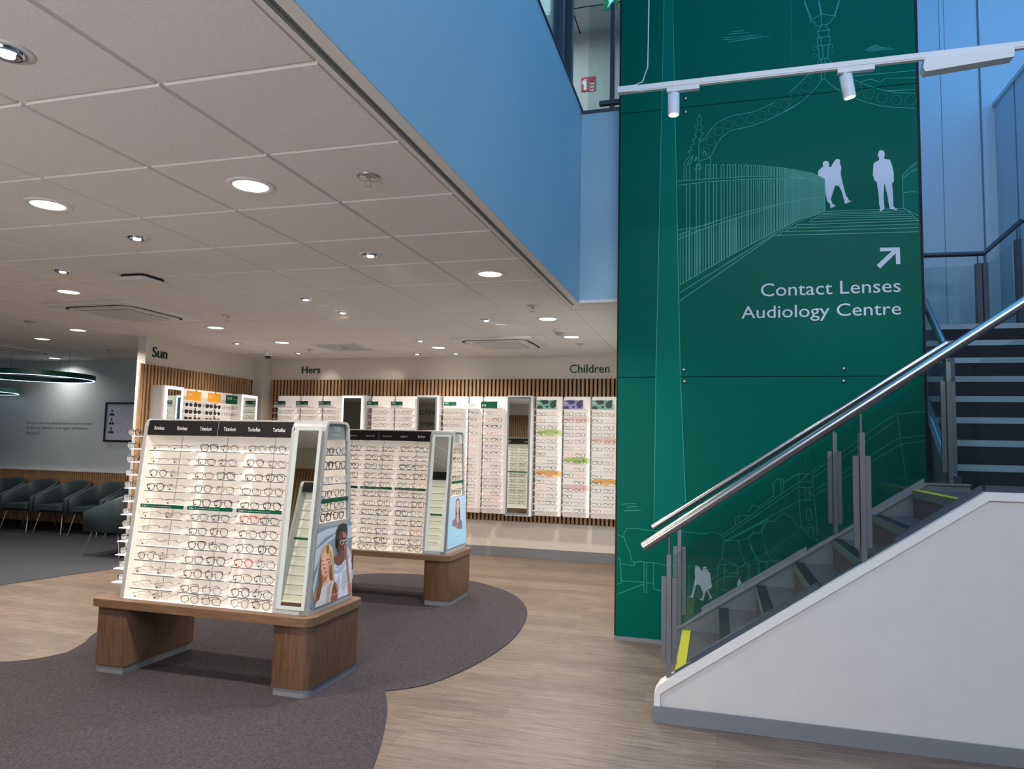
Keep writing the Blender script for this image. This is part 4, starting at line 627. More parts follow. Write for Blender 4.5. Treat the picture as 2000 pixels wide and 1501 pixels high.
def glasses(shape, col, loc, rz, label, detail=True, sun=False, sticker=True, s=1.0):
    lm = SUNL if sun else LENS; nm = 'sunglasses' if sun else 'eyeglasses'
    if detail:
        r = thing(nm, label, nm, loc); r.rotation_euler.z = rz; r.scale=(s,s,s)
        spawn('frame', mesh_of(('frame',shape,col), lambda: frame_mb(shape), [fmat(col)]), r)
        for q in (-1,1):
            spawn('temple', mesh_of(('temple',shape,col,q), lambda: temple_mb(shape,q), [fmat(col)]), r)
            spawn('lens', mesh_of(('lens',shape,sun,q), lambda: lens_mb(shape,q), [lm]), r)
        if sticker: spawn('sticker', mesh_of(('sticker',), sticker_mb, [STICK]), r)
    else:
        def f():
            m=frame_mb(shape)
            for q in (-1,1): temple_mb(shape,q,m); 
            if sun:
                for q in (-1,1): lens_mb(shape,q,m,1)
            return m
        me = mesh_of((nm,shape,col), f, [fmat(col),lm])
        r = bpy.data.objects.new(nm, me); COL.objects.link(r); r.location=loc; r.rotation_euler.z=rz; r.scale=(s,s,s); tag(r,label,nm)
    r['group'] = 'sunglasses on the side wall bay' if sun else 'spectacle frames on the display shelves'
    GLASSES.append(r); return r
def bulk(m, shape, loc, rz, s=1.0, mi=0):
    t = frame_mb(shape)
    for q in (-1,1): temple_mb(shape,q,t)
    c_,s_=math.cos(rz),math.sin(rz)
    m.add([(loc[0]+(x*c_-y*s_)*s, loc[1]+(x*s_+y*c_)*s, loc[2]+z*s) for x,y,z in t.v], t.f, mi, True)
METAL = ['gunmetal','black','silver','gold','gunmetal','black']; BOLD = ['black','black','tortoise','gunmetal','black','blue','brown']
ADJ = {'rimless':'rimless','chunky':'thick square','panto':'rounded','cat-eye':'cat-eye'}
def adj(s): return ADJ.get(s, s)

# ------------------------------------------------------------------ freestanding display stands
def yF(z): return 3.72+.107*(z-.455)
ZSH = [1.359-.0846*k for k in range(11)]
def stand(dx, dy, label, hdr, sign, which, poster=None, full=True):
    n_ = thing('display_stand', label, 'display stand', (-2.9+dx,3.98+dy,0))
    X = lambda x: x+dx
    def F(x, z, off=0): return (X(x), yF(z)+off+dy, z)
    def Bk(x, z, off=0): return (X(x), 7.96-yF(z)-off+dy, z)
    t = MB().prism([(a+dx,b+dy) for a,b in rrect(-3.74,-2.185,3.655,4.305,.075,6)],'z',.398,.445).build('table_top', OAKH, n_); bevel(t,.004)
    for x0,x1 in ((-3.705,-3.46),(-2.43,-2.195)):
        cn = (0,1,1,0) if x0<-3 else (1,0,0,1)
        lg = MB().prism([(a+dx,b+dy) for a,b in rrect(x0,x1,3.675,4.285,.06,6,cn)],'z',.052,.402,0,True).build('base_block', OAKV, n_)
        MB().prism([(a+dx,b+dy) for a,b in rrect(x0+.008,x1-.008,3.683,4.277,.05,6,cn)],'z',.005,.052).build('plinth', SKIRT, lg)
    # side panel with rounded top corners, white inner face
    def side_profile(z0, z1, r=.045, off=0):
        pts=[(yF(z0)+off+dy,z0),(yF(z1-r)+off+dy,z1-r)]
        for k in range(1,13):
            a=math.radians(180-90*k/12); pts.append((yF(z1)+off+r+r*math.cos(a)+dy, z1-r+r*math.sin(a)))
        m_=[(2*(3.98+dy)-y,z) for y,z in pts[::-1]]
        return pts+m_
    MB().prism(side_profile(.446,1.562),'x',X(-3.56),X(-3.532)).build('side_panel', GREYM, n_)
    # top lid over shelves and mirror column
    MB().prism([(y,z) for y,z in side_profile(1.50,1.562) if z>1.549],'x',X(-3.532),X(-2.468)).build('top_lid', GREYM, n_)
    # lit core
    z0,z1=.446,1.455
    core = MB().hexa([F(-3.532,z0,.09),F(-2.475,z0,.09),Bk(-2.475,z0,.09),Bk(-3.532,z0,.09)],[F(-3.532,z1,.09),F(-2.475,z1,.09),Bk(-2.475,z1,.09),Bk(-3.532,z1,.09)])
    core.hexa([F(-3.532,z0,.001),F(-2.475,z0,.001),F(-2.475,z0,.09),F(-3.532,z0,.09)],[F(-3.532,z0+.004,.001),F(-2.475,z0+.004,.001),F(-2.475,z0+.004,.09),F(-3.532,z0+.004,.09)])
    core.hexa([Bk(-3.532,z0,.09),Bk(-2.475,z0,.09),Bk(-2.475,z0,.001),Bk(-3.532,z0,.001)],[Bk(-3.532,z0+.004,.09),Bk(-2.475,z0+.004,.09),Bk(-2.475,z0+.004,.001),Bk(-3.532,z0+.004,.001)])
    for x in (-3.33,-2.985,-2.64):
        core.hexa([F(x-.0012,z0,.0885),F(x+.0012,z0,.0885),F(x+.0012,z0,.09),F(x-.0012,z0,.09)],[F(x-.0012,z1,.0885),F(x+.0012,z1,.0885),F(x+.0012,z1,.09),F(x-.0012,z1,.09)],1)
    core.build('lit_panel', [LIT,SHELFG], n_)
    # inner lining of the side panel
    li = MB().hexa([F(-3.532,z0),F(-3.529,z0),F(-3.529,z0,.09),F(-3.532,z0,.09)],[F(-3.532,z1),F(-3.529,z1),F(-3.529,z1,.09),F(-3.532,z1,.09)])
    li.build('side_lining', LIT, n_)
    # header boards front and back
    for fn in (F,Bk):
        q=[fn(-3.53,1.457,.002),fn(-2.472,1.457,.002),fn(-2.472,1.457,.02),fn(-3.53,1.457,.02)]; p=[fn(-3.53,1.549,.002),fn(-2.472,1.549,.002),fn(-2.472,1.549,.02),fn(-3.53,1.549,.02)]
        if fn is Bk: q=q[::-1]; p=p[::-1]
        hb_=MB().hexa(q,p).build('header_board', BLACKP, n_)
        if fn is F:
            uz=Vector((0,.107,1)).normalized()
            for k,s_ in enumerate(hdr):
                wd_=.088 if len(s_)>7 else .075
                x=-3.53+.176*(k+.5)-wd_/2
                MB().text(s_, F(x,1.49), (1,0,0), uz, w=wd_, h=.024 if s_[1:]!=s_[1:].upper() else .014).build('header_lettering', WTXT, hb_)
            MB().hexa([F(-3.002,1.457,.0005),F(-3.0,1.457,.0005),F(-3.0,1.457,.003),F(-3.002,1.457,.003)],[F(-3.002,1.549,.0005),F(-3.0,1.549,.0005),F(-3.0,1.549,.003),F(-3.002,1.549,.003)]).build('board_seam', GTXT, hb_)
        else:
            for s_,x in (('CKCX',-3.2),('Boss',-2.9),('Jaeger',-2.65)): MB().text(s_, Bk(x+.08,1.49), (-1,0,0), Vector((0,-.107,1)), w=.07, h=.02).build('header_lettering', WTXT, hb_)
    # mirror column: front and rear plates, inner wall, end frame
    def slab(fn, x0,x1,za,zb,o0,o1,m=None,mi=0):
        m=m or MB(); return m.hexa([fn(x0,za,o0),fn(x1,za,o0),fn(x1,za,o1),fn(x0,za,o1)],[fn(x0,zb,o0),fn(x1,zb,o0),fn(x1,zb,o1),fn(x0,zb,o1)],mi)
    colm = MB()
    colm.prism(side_profile(.446,1.562),'x',X(-2.475),X(-2.462))
    for fn in (F,Bk): slab(fn,-2.462,-2.245,.446,1.50,0,.03,colm)
    prof=side_profile(1.50,1.562); inn=[(y*(1)+0,z) for y,z in prof]
    colm.prism([p for p in prof if p[1]>1.50],'x',X(-2.462),X(-2.30))
    # end face frame
    def E_(y0,y1,za,zb,x0=-2.262,x1=-2.245,m=None,mi=0):  # y fractions 0..1 across the end face
        m=m or MB(); f=lambda z,t,x:(X(x), yF(z)+dy+(7.96-2*yF(z))*t, z)
        return m.hexa([f(za,y0,x0),f(za,y0,x1),f(za,y1,x1),f(za,y1,x0)][::-1],[f(zb,y0,x0),f(zb,y0,x1),f(zb,y1,x1),f(zb,y1,x0)][::-1],mi)
    E_(.04,.96,.446,.480,m=colm); E_(.04,.96,.930,.956,m=colm); E_(.05,.95,1.450,1.446,m=colm)
    po=side_profile(.446,1.562); pi2=side_profile(.446,1.548,r=.03,off=.026); nn_=len(po); xa,xb=X(-2.300),X(-2.244)
    vs=[(x,y,z) for P_ in (po,pi2) for x in (xa,xb) for y,z in P_]
    fs=[]
    for i in range(nn_-1):
        a,b=i,i+1
        fs += [(a,b,b+nn_,a+nn_),(2*nn_+a,3*nn_+a,3*nn_+b,2*nn_+b),(nn_+a,nn_+b,3*nn_+b,3*nn_+a)]
    colm.add(vs,fs)
    colm.build('mirror_column', GREYM, n_)
    E_(.09,.91,1.446,1.5465,-2.275,-2.258).build('end_header', GREYD if which=='near' else GREYM, n_)
    uz=Vector((0,0,1))
    ehm = MB()
    for s_,y,z,w_,h_ in sign: ehm.text(s_, (X(-2.258),y+dy,z),(0,1,0),uz,w=w_,h=h_)
    if which!='near': 
        MB().box(X(-2.258),X(-2.256),3.90+dy,4.02+dy,1.455,1.545).build('sign_card', GREYD, n_)
        ehm=MB().text('PERCIVAL',(X(-2.256),3.915+dy,1.497),(0,1,0),uz,w=.09,h=.010)
    ehm.build('end_lettering', mat('end_sign_print',(196,204,204),.4), n_)
    lw = MB()
    E_(.06,.94,.956,1.45,-2.385,-2.380,m=lw); E_(.06,.94,.956,.960,-2.38,-2.262,m=lw); E_(.90,.935,.958,1.45,-2.38,-2.262,m=lw)
    lw.build('end_lit_panel', LIT, n_)
    # mirror with lit border on the front (and the back)
    for fn in (F,Bk):
        bd = MB(); e=[-.0015,.0] if True else 0
        for a in ((-2.452,-2.268,.472,.492),(-2.452,-2.268,1.503,1.523),(-2.452,-2.424,.492,1.503),(-2.288,-2.268,.492,1.503)): slab(fn,*a,-.004,.0,bd)
        bd.build('mirror_light', LED, n_)
        slab(fn,-2.424,-2.288,.492,1.503,-.002,.0).build('mirror', MIRROR, n_)
    # shelves front/back
    for fn in (F,Bk):
        for k,z in enumerate(ZSH):
            for x0,x1 in ((-3.492,-3.18),(-3.14,-2.825),(-2.785,-2.485)):
                m_=slab(fn,x0+.002,x1-.002,z-.003,z,0,.089); slab(fn,x0,x1,z-.0045,z+.001,-.003,.001,m_,1)
                mats_=[SHELF,SHELFG]
                if k==4 and (which!='near' or fn is F or True):
                    slab(fn,x0-.006,x1+.004,z-.019,z+.003,-.0065,-.003,m_,2); mats_=[SHELF,SHELFG,GREEN,WTXT]
                    if fn is F:
                        m_.text('2 for 1', fn(x0+.008,z-.0145,-.0067), (1,0,0),(0,.107,1),w=.048,h=.013,mi=3)
                        m_.text('on glasses from the ranges shown here', fn(x0+.064,z-.012,-.0067), (1,0,0),(0,.107,1),w=.16,h=.006,mi=3)
                m_.build('shelf', mats_, n_)
    # end shelves, right
    for k,z in enumerate((1.357,1.272,1.183,1.098,1.024)):
        m_=MB(); f=lambda z,t,x:(X(x), yF(z)+dy+(7.96-2*yF(z))*t, z)
        E_(.10,.90,z-.003,z,-2.38,-2.255,m=m_); E_(.08,.92,z-.005,z+.001,-2.255,-2.250,m=m_,mi=1)
        if k==3: E_(.08,.95,z-.026,z-.004,-2.250,-2.246,m=m_,mi=2)
        m_.build('shelf', [SHELF,SHELFG,GREEN], n_)
    # left end: cantilevered bright shelves
    if full:
        MB().hexa([(X(-3.585),3.80+dy,.47),(X(-3.56),3.80+dy,.47),(X(-3.56),4.16+dy,.47),(X(-3.585),4.16+dy,.47)],[(X(-3.585),3.90+dy,1.52),(X(-3.56),3.90+dy,1.52),(X(-3.56),4.06+dy,1.52),(X(-3.585),4.06+dy,1.52)]).build('end_lit_panel', LIT, n_)
        for k in range(12):
            z=1.449-.0846*k; i_=.0-.09*(z-.455)
            MB().box(X(-3.715),X(-3.585),3.80-i_+dy,4.16+i_+dy,z-.005,z).build('end_shelf', SHELFE, n_)
    # poster
    ps = E_(.07,.93,.486,.925,-2.262,-2.243)
    pc = {'hairshade':(112,74,50),'hairlight':(226,200,160),'skinshade':(176,112,88),'brow':(104,70,50),'eye':(40,30,28),'darkface':(78,44,36),'facelight':(160,104,84),'brow2':(24,20,20),'collar':(170,184,206),'topshade':(160,160,168),'armlight':(186,112,84),'sky':(112,138,156),'fold':(178,192,204),'shirt':(206,216,232),'sleeve':(176,184,196),'darkskin':(112,68,52),'hair':(26,24,26),'hand':(176,112,92),'blonde':(196,160,112),'hair2':(120,92,66),'skin':(224,172,146),'top':(206,204,206),'arm':(150,84,60),'lips':(170,66,66),'lips2':(120,62,58),
          'lbg':(150,208,236),'lsky':(166,196,224),'lhair':(34,32,38),'lface':(208,170,156),'lblouse':(122,108,126)}
    mats_=[GREYM]; data = POSTER_A if poster=='A' else POSTER_B; px_ = -2.243 if poster=='A' else -2.243
    for i,(c_,pts) in enumerate(data):
        pts=[(y+dy-(2.43 if poster=='B' else 0),z) for y,z in pts]
        mats_.append(mat('poster_'+c_, pc[c_], .35, emit=.16, ecol=pc[c_]))
        ar = sum(pts[j][0]*pts[(j+1)%len(pts)][1]-pts[(j+1)%len(pts)][0]*pts[j][1] for j in range(len(pts)))
        if ar<0: pts=pts[::-1]
        ps.add([(X(px_)+.0003*(i+1),y,z) for y,z in pts],[tuple(range(len(pts)))],i+1)
    i=len(mats_); mats_ += [mat('poster_spectacles',(226,214,196) if poster=='A' else (70,60,60),.3,emit=.2), WTXT]
    for pts in (POSTER_A_GLASSES if poster=='A' else POSTER_B_LINES):
        ps.tube([(X(px_)+.0145,y+dy-(2.43 if poster=='B' else 0),z) for y,z in pts], .0012, 5, i)
    if poster=='A': ps.text('New collection exclusively at Specsavers',(X(px_)+.0145,3.83+dy,.513),(0,1,0),(0,0,1),w=.30,h=.014,mi=i+1)
    else:
        ps.text('LIBERTY',(X(px_)+.004,3.85+dy,.66),(0,1,0),(0,0,1),w=.14,h=.022,mi=i)
        ps.text('2 for 1 on glasses',(X(px_)+.004,3.85+dy,.61),(0,1,0),(0,0,1),w=.13,h=.011,mi=i)
        ps.text('from this range',(X(px_)+.004,3.85+dy,.585),(0,1,0),(0,0,1),w=.13,h=.011,mi=i)
    o=ps.build('poster', mats_, n_)
    if poster=='A': o['label']='backlit poster of a blonde person and a taller dark-haired person, both in glasses'
    else: o['label']='backlit pale blue poster of a person with long dark hair'
    return n_
A_ = stand(0,0,'nearer lit display stand of glasses on two oak blocks, poster of two people','Rimless Rimless Titanium Titanium Turboflex Turboflex'.split(),
      [('TED',4.0-.045,1.503,.075,.026),('TED BAKER',4.0-.075,1.474,.125,.011)],'near','A')
B_ = stand(-.095,2.43,'farther lit display stand of glasses, pale blue poster on its end',['KARL','MARC J','MARC JACOBS','MARC JACOBS','LIBERTY','Barbour'],[],'far','B')
C_ = stand(-.30,-2.68,'third display stand behind the viewer, seen only in the near mirror',['Aurora','Aurora','Osiris','Osiris','Kids','Kids'],[],'rear','B', full=False)

def fill_stand(dx, dy, cols, name, left_end, sd):
    R = random.Random(sd); BAY=['left','middle','right']
    for k in range(12):
        z = ZSH[k]+.001 if k<11 else .452
        for c_,(x0,x1) in enumerate(((-3.492,-3.18),(-3.14,-2.825),(-2.785,-2.485))):
            for q in (0,1):
                if (c_,q) not in cols: continue
                if name=='nearer':
                    shape = 'rimless' if c_==0 and (R.random()<.85) else R.choice(['rectangular','square','panto','oval','round','rectangular'])
                    col = R.choice(['gunmetal','silver','gold','gunmetal','black']) if c_==0 else R.choice(METAL)
                    if c_==2 and q==0 and k in (5,8): col='red'
                else:
                    shape = R.choice(['square','panto','chunky','round','cat-eye','rectangular','square']); col=R.choice(BOLD+['silver','gold'])
                    if (k,c_,q) in ((9,2,1),(4,2,1)): col='amber'
                x = x0+(x1-x0)*(.26+.49*q)+R.uniform(-.006,.006)
                y = yF(z)+.010
                row = ('%s shelf down'%ORD[k] if k else 'top shelf') if k<11 else 'bottom row'
                glasses(shape,col,(x+dx,y+dy,z),R.uniform(-.06,.06),'%s %s glasses, %s pair, %s, %s bay, %s stand'%(col,adj(shape),'left' if q==0 else 'right',row,BAY[c_],name),
                        sticker=R.random()<.75, s=1.06)
    for k,z in enumerate((1.357,1.272,1.183,1.098,1.024,.960)):
        for q in (0,1):
            if name=='farther' and k==4: continue
            shape=R.choice(['square','chunky','panto','round']); col=R.choice(['black','black','tortoise','gunmetal','blue'] if k not in (2,) else ['pink','clear'])
            glasses(shape,col,(-2.263+dx,3.905+.155*q+dy,z+.001),math.pi/2,'%s %s glasses, %s pair, %s on the poster end, %s stand'%(col,adj(shape),'front' if q==0 else 'rear','%s shelf'%ORD[k],name),sticker=True,s=1.0)
    if left_end:
        for k in range(12):
            z=1.449-.0846*k+.001; 
            shape=['square','square','square','rectangular','square','square','rectangular','round','chunky','square','rectangular','square'][k]; col='gold' if k==7 else ('brown' if k==6 else R.choice(['black','black','gunmetal']))
            glasses(shape,col,(-3.70+dx,3.90+dy,z),-math.pi/2,'%s %s glasses on the %s left end shelf of the nearer stand'%(col,adj(shape),ORD[k]),sticker=False,s=.95)
ALL=[(c_,q) for c_ in range(3) for q in (0,1)]
fill_stand(0,0,ALL,'nearer',True,3)
fill_stand(-.095,2.43,[(0,1),(1,0),(1,1),(2,0),(2,1)],'farther',False,5)

# ------------------------------------------------------------------ wall bays
ZW = [1.822-.0855*k for k in range(15)]
rest = MB(); restN=[0]
def clipell(cx,cz,a,b,z0,z1,x0,x1,n=26):
    return [(min(max(cx+a*math.cos(2*math.pi*k/n),x0),x1), min(max(cz+b*math.sin(2*math.pi*k/n),z0),z1)) for k in range(n)]
BLOB = {'g':(188,212,136),'o':(242,192,112),'p':(246,216,208)}
def bay(x0, x1, label, rows=15, blobs=None, tint=None):
    t = thing('wall_display_bay', label, 'display bay', ((x0+x1)/2,9.05,1.3))
    p = MB().prism(rrect(x0,x1,.555,2.07,.015,3),'y',8.99,9.03); p.box(x0+.05,x1-.05,9.03,9.097,.6,2.0)
    mats_=[LITW]
    for bi,(row,kind) in enumerate((blobs or {}).items()):
        z1=ZW[row]+.078; z0=ZW[row]-.001; w=x1-x0
        mats_.append(mat('kids_blob_'+kind, BLOB[kind], .6, emit=.12, ecol=BLOB[kind]))
        for cx,cz,a,b in ((x0+.18*w,z0+.045,.05,.03),(x0+.55*w,z0+.06,.085,.06),(x0+.9*w,z0+.04,.05,.035)):
            ar=clipell(cx,cz,a,b,z0,z1,x0+.005,x1-.005); p.add([(x,8.9885,z) for x,z in ar],[tuple(range(len(ar)))],bi+1)
    p.build('back_panel', mats_, t)
    MB().box(x0-.018,x0-.001,9.0,9.04,.58,2.04).build('upright', STEELP, t)
    for k in range(-1,rows):
        z = ZW[k] if k>=0 else 1.905
        m_=MB().box(x0-.004,x1-.035,8.86,8.989,z-.004,z); m_.box(x0-.004,x1-.035,8.855,8.861,z-.006,z+.002,1)
        m_.build('shelf', [SHELF, mat('shelf_lip',(176,172,168),.4)], t)
    return t
def fillbay(x0,x1,rows,per,desc,pal,R,indiv=True,sh=None,skip=()):
    for k in rows:
        for q in range(per):
            if (k,q) in skip: continue
            shape=R.choice(sh or ['square','panto','round','rectangular','oval','cat-eye']); col=R.choice(pal)
            x=x0+(x1-x0-.03)*((.28+.48*q) if per==2 else .5)+R.uniform(-.008,.008)
            loc=(x,8.868,ZW[k]+.001)
            if indiv:
                row='%s row down'%ORD[k] if k else 'top row'
                side = ('left pair' if q==0 else 'right pair') if per==2 else 'only pair'
                glasses(shape,col,loc,0,'%s %s glasses, %s, %s, %s'%(col,adj(shape),side,row,desc),detail=False,s=.98)
            else: bulk(rest,shape,loc,0,.98)
Rw=random.Random(11)
PW=['gold','silver','clear','gunmetal','pink','black','brown','tortoise']
KP=['black','gunmetal','silver','blue','black','brown','pink','clear','black']
bay(-2.235,-1.895,'first kids bay, next to the tall wall mirror',blobs={3:'g',9:'o'})
bay(-1.872,-1.535,'middle kids bay under the purple Kids card',blobs={1:'p',7:'g',11:'p'})
bay(-1.512,-1.175,'last kids bay, cut off by the mural wall',blobs={4:'p',10:'o'})
bay(-2.945,-2.625,'adult bay under the plain 70 euro green card',rows=15)
bay(-3.145,-2.965,'narrow bay under the grey geometric styles card')
bay(-3.515,-3.165,'bay under the cat eye styles price card')
bay(-4.565,-4.235,'bay right of the lit mirror, square styles card')
bay(-4.215,-3.885,'bay left of the reflecting wall mirror, round styles card')
bay(-6.045,-5.70,'leftmost bay of the back wall, rectangle styles card')
bay(-5.675,-5.345,'second bay of the back wall from the left')
bay(-5.32,-5.01,'third bay of the back wall, beside the lit mirror')
fillbay(-2.235,-1.895,range(15),2,'first kids bay',KP,Rw)
fillbay(-1.872,-1.535,range(15),2,'middle kids bay',KP,Rw)
fillbay(-1.512,-1.175,range(15),2,'last kids bay',KP,Rw)
fillbay(-2.945,-2.625,range(15),2,'70 euro bay',PW,Rw,sh=['square','cat-eye','panto','chunky'])
fillbay(-3.145,-2.965,range(8),1,'narrow geometric bay',PW,Rw)
fillbay(-3.145,-2.965,range(8,15),1,'',PW,Rw,indiv=False)
fillbay(-3.515,-3.165,range(3),2,'',PW,Rw,indiv=False)
for a,b in ((-4.565,-4.235),(-4.215,-3.885)): fillbay(a,b,range(3),2,'',PW,Rw,indiv=False)
for a,b in ((-6.045,-5.70),(-5.675,-5.345),(-5.32,-5.01)): fillbay(a,b,range(2),2,'',PW,Rw,indiv=False)
# rear face of the farther stand, seen in the wall mirror
for k in range(11):
    for x0,x1 in ((-3.492,-3.18),(-3.14,-2.825)):
        for q in (0,1): bulk(rest,Rw.choice(['square','panto','chunky','round']),(x0+(x1-x0)*(.26+.49*q)-.095, 7.96-yF(ZSH[k])-.012+2.43, ZSH[k]+.001),math.pi,1.0)

# wall mirrors
def wmirror(x0,x1,label,lit=False,name='wall_mirror'):
    t=thing(name,label,'mirror',((x0+x1)/2,9.0,1.3))
    MB().box(x0,x1,8.91,9.097,.545,2.075).build('case', WBOARD, t)
    b=.022
    f=MB().box(x0+.008,x1-.03,8.903,8.91,.56,.56+b).box(x0+.008,x1-.03,8.903,8.91,2.06-b,2.06).box(x0+.008,x0+.008+b,8.903,8.91,.56+b,2.06-b).box(x1-.03-b,x1-.03,8.903,8.91,.56+b,2.06-b)
    f.build('light_border' if lit else 'frame', LEDW if lit else GREYD, t)
    MB().box(x0+.008+b,x1-.03-b,8.905,8.9099,.56+b,2.06-b).build('mirror_glass', MIRROR, t)
wmirror(-2.605,-2.262,'tall grey-framed wall mirror left of the kids bays, reflecting glasses')
wmirror(-3.865,-3.545,'grey-framed wall mirror above the farther stand, reflecting lettering')
wmirror(-4.985,-4.635,'brightly lit wall mirror between the back wall bays',True)

# price and title cards standing on the top shelves
def card(x0,x1,label,top,bottom=None,h=.085,colour=GREEN,kids=None):
    t=thing('price_card',label,'card',((x0+x1)/2,8.90,1.906)); z0=1.906
    zb=z0+.034 if bottom else z0
    MB().box(x0,x1,8.895,8.90,zb,z0+h).build('card_face', colour, t)
    if bottom:
        MB().box(x0,x1,8.895,8.90,z0,zb).build('card_footer', mat('card_grey',(196,198,198),.5), t)
        MB().text(bottom,(x0+.012,8.895,z0+.012),w=min(.11,(x1-x0)*.62),h=.014).build('footer_lettering', DTXT, t)
    if kids:
        m_=MB(); w=x1-x0
        for cx,cz,a,b in ((.38,.78,.055,.03),(.14,.1,.04,.03),(.82,.5,.04,.045),(.52,.25,.018,.014),(.95,.95,.03,.02)):
            ar=clipell(x0+cx*w,z0+cz*h,a,b,z0,z0+h,x0,x1); m_.add([(x,8.8945,z) for x,z in ar],[tuple(range(len(ar)))])
        m_.build('blob_pattern', kids, t)
    if top=='grey': return
    MB().text(top,(x0+.012,8.8935,zb+(z0+h-zb)*(.3 if not kids else .58)),h=.026 if not kids else .024).build('card_lettering', WTXT, t)
    if not kids and bottom: MB().text('2 for 1',(x1-.045,8.8935,zb+.012),w=.034,h=.010).build('card_lettering', WTXT, t)
card(-6.06,-5.87,'leftmost green and grey 95 euro card on the back wall','€95','Rectangle styles')
card(-5.70,-5.51,'second green 95 euro card, rectangle styles','€95','Rectangle styles')
card(-5.34,-5.155,'green 95 euro card just left of the lit mirror','€95','Square styles')
card(-4.60,-4.43,'green 95 euro square styles card right of the lit mirror','€95','Square styles')
card(-4.24,-4.07,'green 95 euro round styles card','€95','Round styles')
card(-3.475,-3.30,'green 95 euro cat eye styles card','€95','Cat eye styles')
card(-2.955,-2.735,'plain green 70 euro card','€70',h=.092)
card(-3.135,-3.03,'small grey geometric styles card','grey',colour=mat('card_grey',(186,188,190),.5),h=.062)
g_=[o for o in bpy.data.objects if o.get('label')=='small grey geometric styles card'][0]
MB().text('Geometric',(-3.125,8.894,1.943),w=.08,h=.014).text('styles',(-3.125,8.894,1.92),w=.045,h=.013).build('card_lettering',DTXT,g_)
TK=mat('kids_teal',(120,176,164),.5); TKD=mat('kids_dark',(40,66,66),.5); PK=mat('kids_purple',(150,148,190),.5); PKD=mat('kids_navy',(66,64,110),.5)
card(-2.205,-1.95,'teal Kids card next to the tall mirror','Kids',h=.115,colour=TK,kids=TKD)
card(-1.865,-1.61,'purple Kids card in the middle kids bay','Kids',h=.115,colour=PK,kids=PKD)
card(-1.50,-1.24,'teal Kids card nearest the mural wall','Kids',h=.115,colour=TK,kids=TKD)

# ------------------------------------------------------------------ side wall (Sun)
def smirror(y0,y1,label,depth):
    t=thing('wall_mirror',label,'mirror',(-6.3,(y0+y1)/2,1.3)); xf=-6.2
    MB().box(-6.395,xf,y0,y1,.55,2.05).build('case', WBOARD, t); b=.03
    MB().box(xf,xf+.006,y0+.01,y1-.01,.56,.56+b).box(xf,xf+.006,y0+.01,y1-.01,2.04-b,2.04).box(xf,xf+.006,y0+.01,y0+.01+b,.59,2.01).box(xf,xf+.006,y1-.01-b,y1-.01,.59,2.01).build('light_border', LEDW, t)
    MB().box(xf,xf+.003,y0+.04,y1-.04,.59,2.01).build('mirror_glass', MIRROR, t)
smirror(6.95,7.255,'deep white lit mirror case at the near end of the side wall',.2)
smirror(8.36,8.72,'lit mirror case at the far end of the side wall',.2)
def sbay(y0,y1,label):
    t=thing('wall_display_bay',label,'display bay',(-6.32,(y0+y1)/2,1.3))
    MB().box(-6.36,-6.33,y0,y1,.555,2.05).box(-6.395,-6.36,y0+.05,y1-.05,.6,2.0).build('back_panel', LITW, t)
    MB().box(-6.37,-6.335,y0-.02,y0-.002,.58,2.04).build('upright', SLATB, t)
    for k in range(-1,14):
        z=ZW[k] if k>=0 else 1.9
        MB().box(-6.329,-6.205,y0+.005,y1-.01,z-.005,z).build('shelf', SHELF, t)
sbay(7.28,7.62,'side wall sunglasses bay beside the near mirror case')
sbay(7.65,7.985,'middle side wall sunglasses bay')
sbay(8.015,8.335,'side wall bay under the green 190 euro card')
def scard(y0,y1,label,text,colour,h=.115):
    t=thing('price_card',label,'card',(-6.21,(y0+y1)/2,1.9))
    MB().box(-6.216,-6.21,y0,y1,1.901,1.901+h).build('card_face',colour,t)
    MB().text(text,(-6.21,y0+.02,1.901+h*.5),(0,1,0),h=.034,depth=.0015).text('2 for 1',(-6.21,y1-.065,1.901+h*.5),(0,1,0),w=.045,h=.012,depth=.0015).build('card_lettering',WTXT,t)
scard(7.33,7.58,'orange Sun card nearer to the mirror case','Sun',ORANGE)
scard(7.71,7.95,'second orange Sun card, middle of the side wall','Sun',ORANGE)
scard(8.06,8.29,'green 190 euro card on the side wall','€190',GREEN)
for k in range(3):
    for b_,(y0,y1) in enumerate(((7.28,7.62),(7.65,7.985),(8.015,8.335))):
        for q in (0,1):
            y=y0+(y1-y0)*(.28+.46*q); row=['top row','second row down','third row down'][k]
            if b_<2:
                sh=['round','chunky','cat-eye'][(k+q+b_)%3]
                glasses(sh,'black',(-6.215,y,ZW[k]+.001),math.pi/2,'black %s sunglasses, %s pair, %s, %s sunglasses bay'%(adj(sh),'near' if q==0 else 'far',row,'first' if b_==0 else 'middle'),sun=True,sticker=False,detail=True,s=1.05)
            else: bulk(rest,'oval',(-6.215,y,ZW[k]+.001),math.pi/2)
r_=rest.build('eyeglasses_far', [fmat('brown')], None, org=(-4,9,1.5)); r_['kind']='stuff'; r_['label']='small far spectacle frames on the upper back wall shelves and stand back'; r_['category']='eyeglasses'; r_.name='eyeglasses_rows'

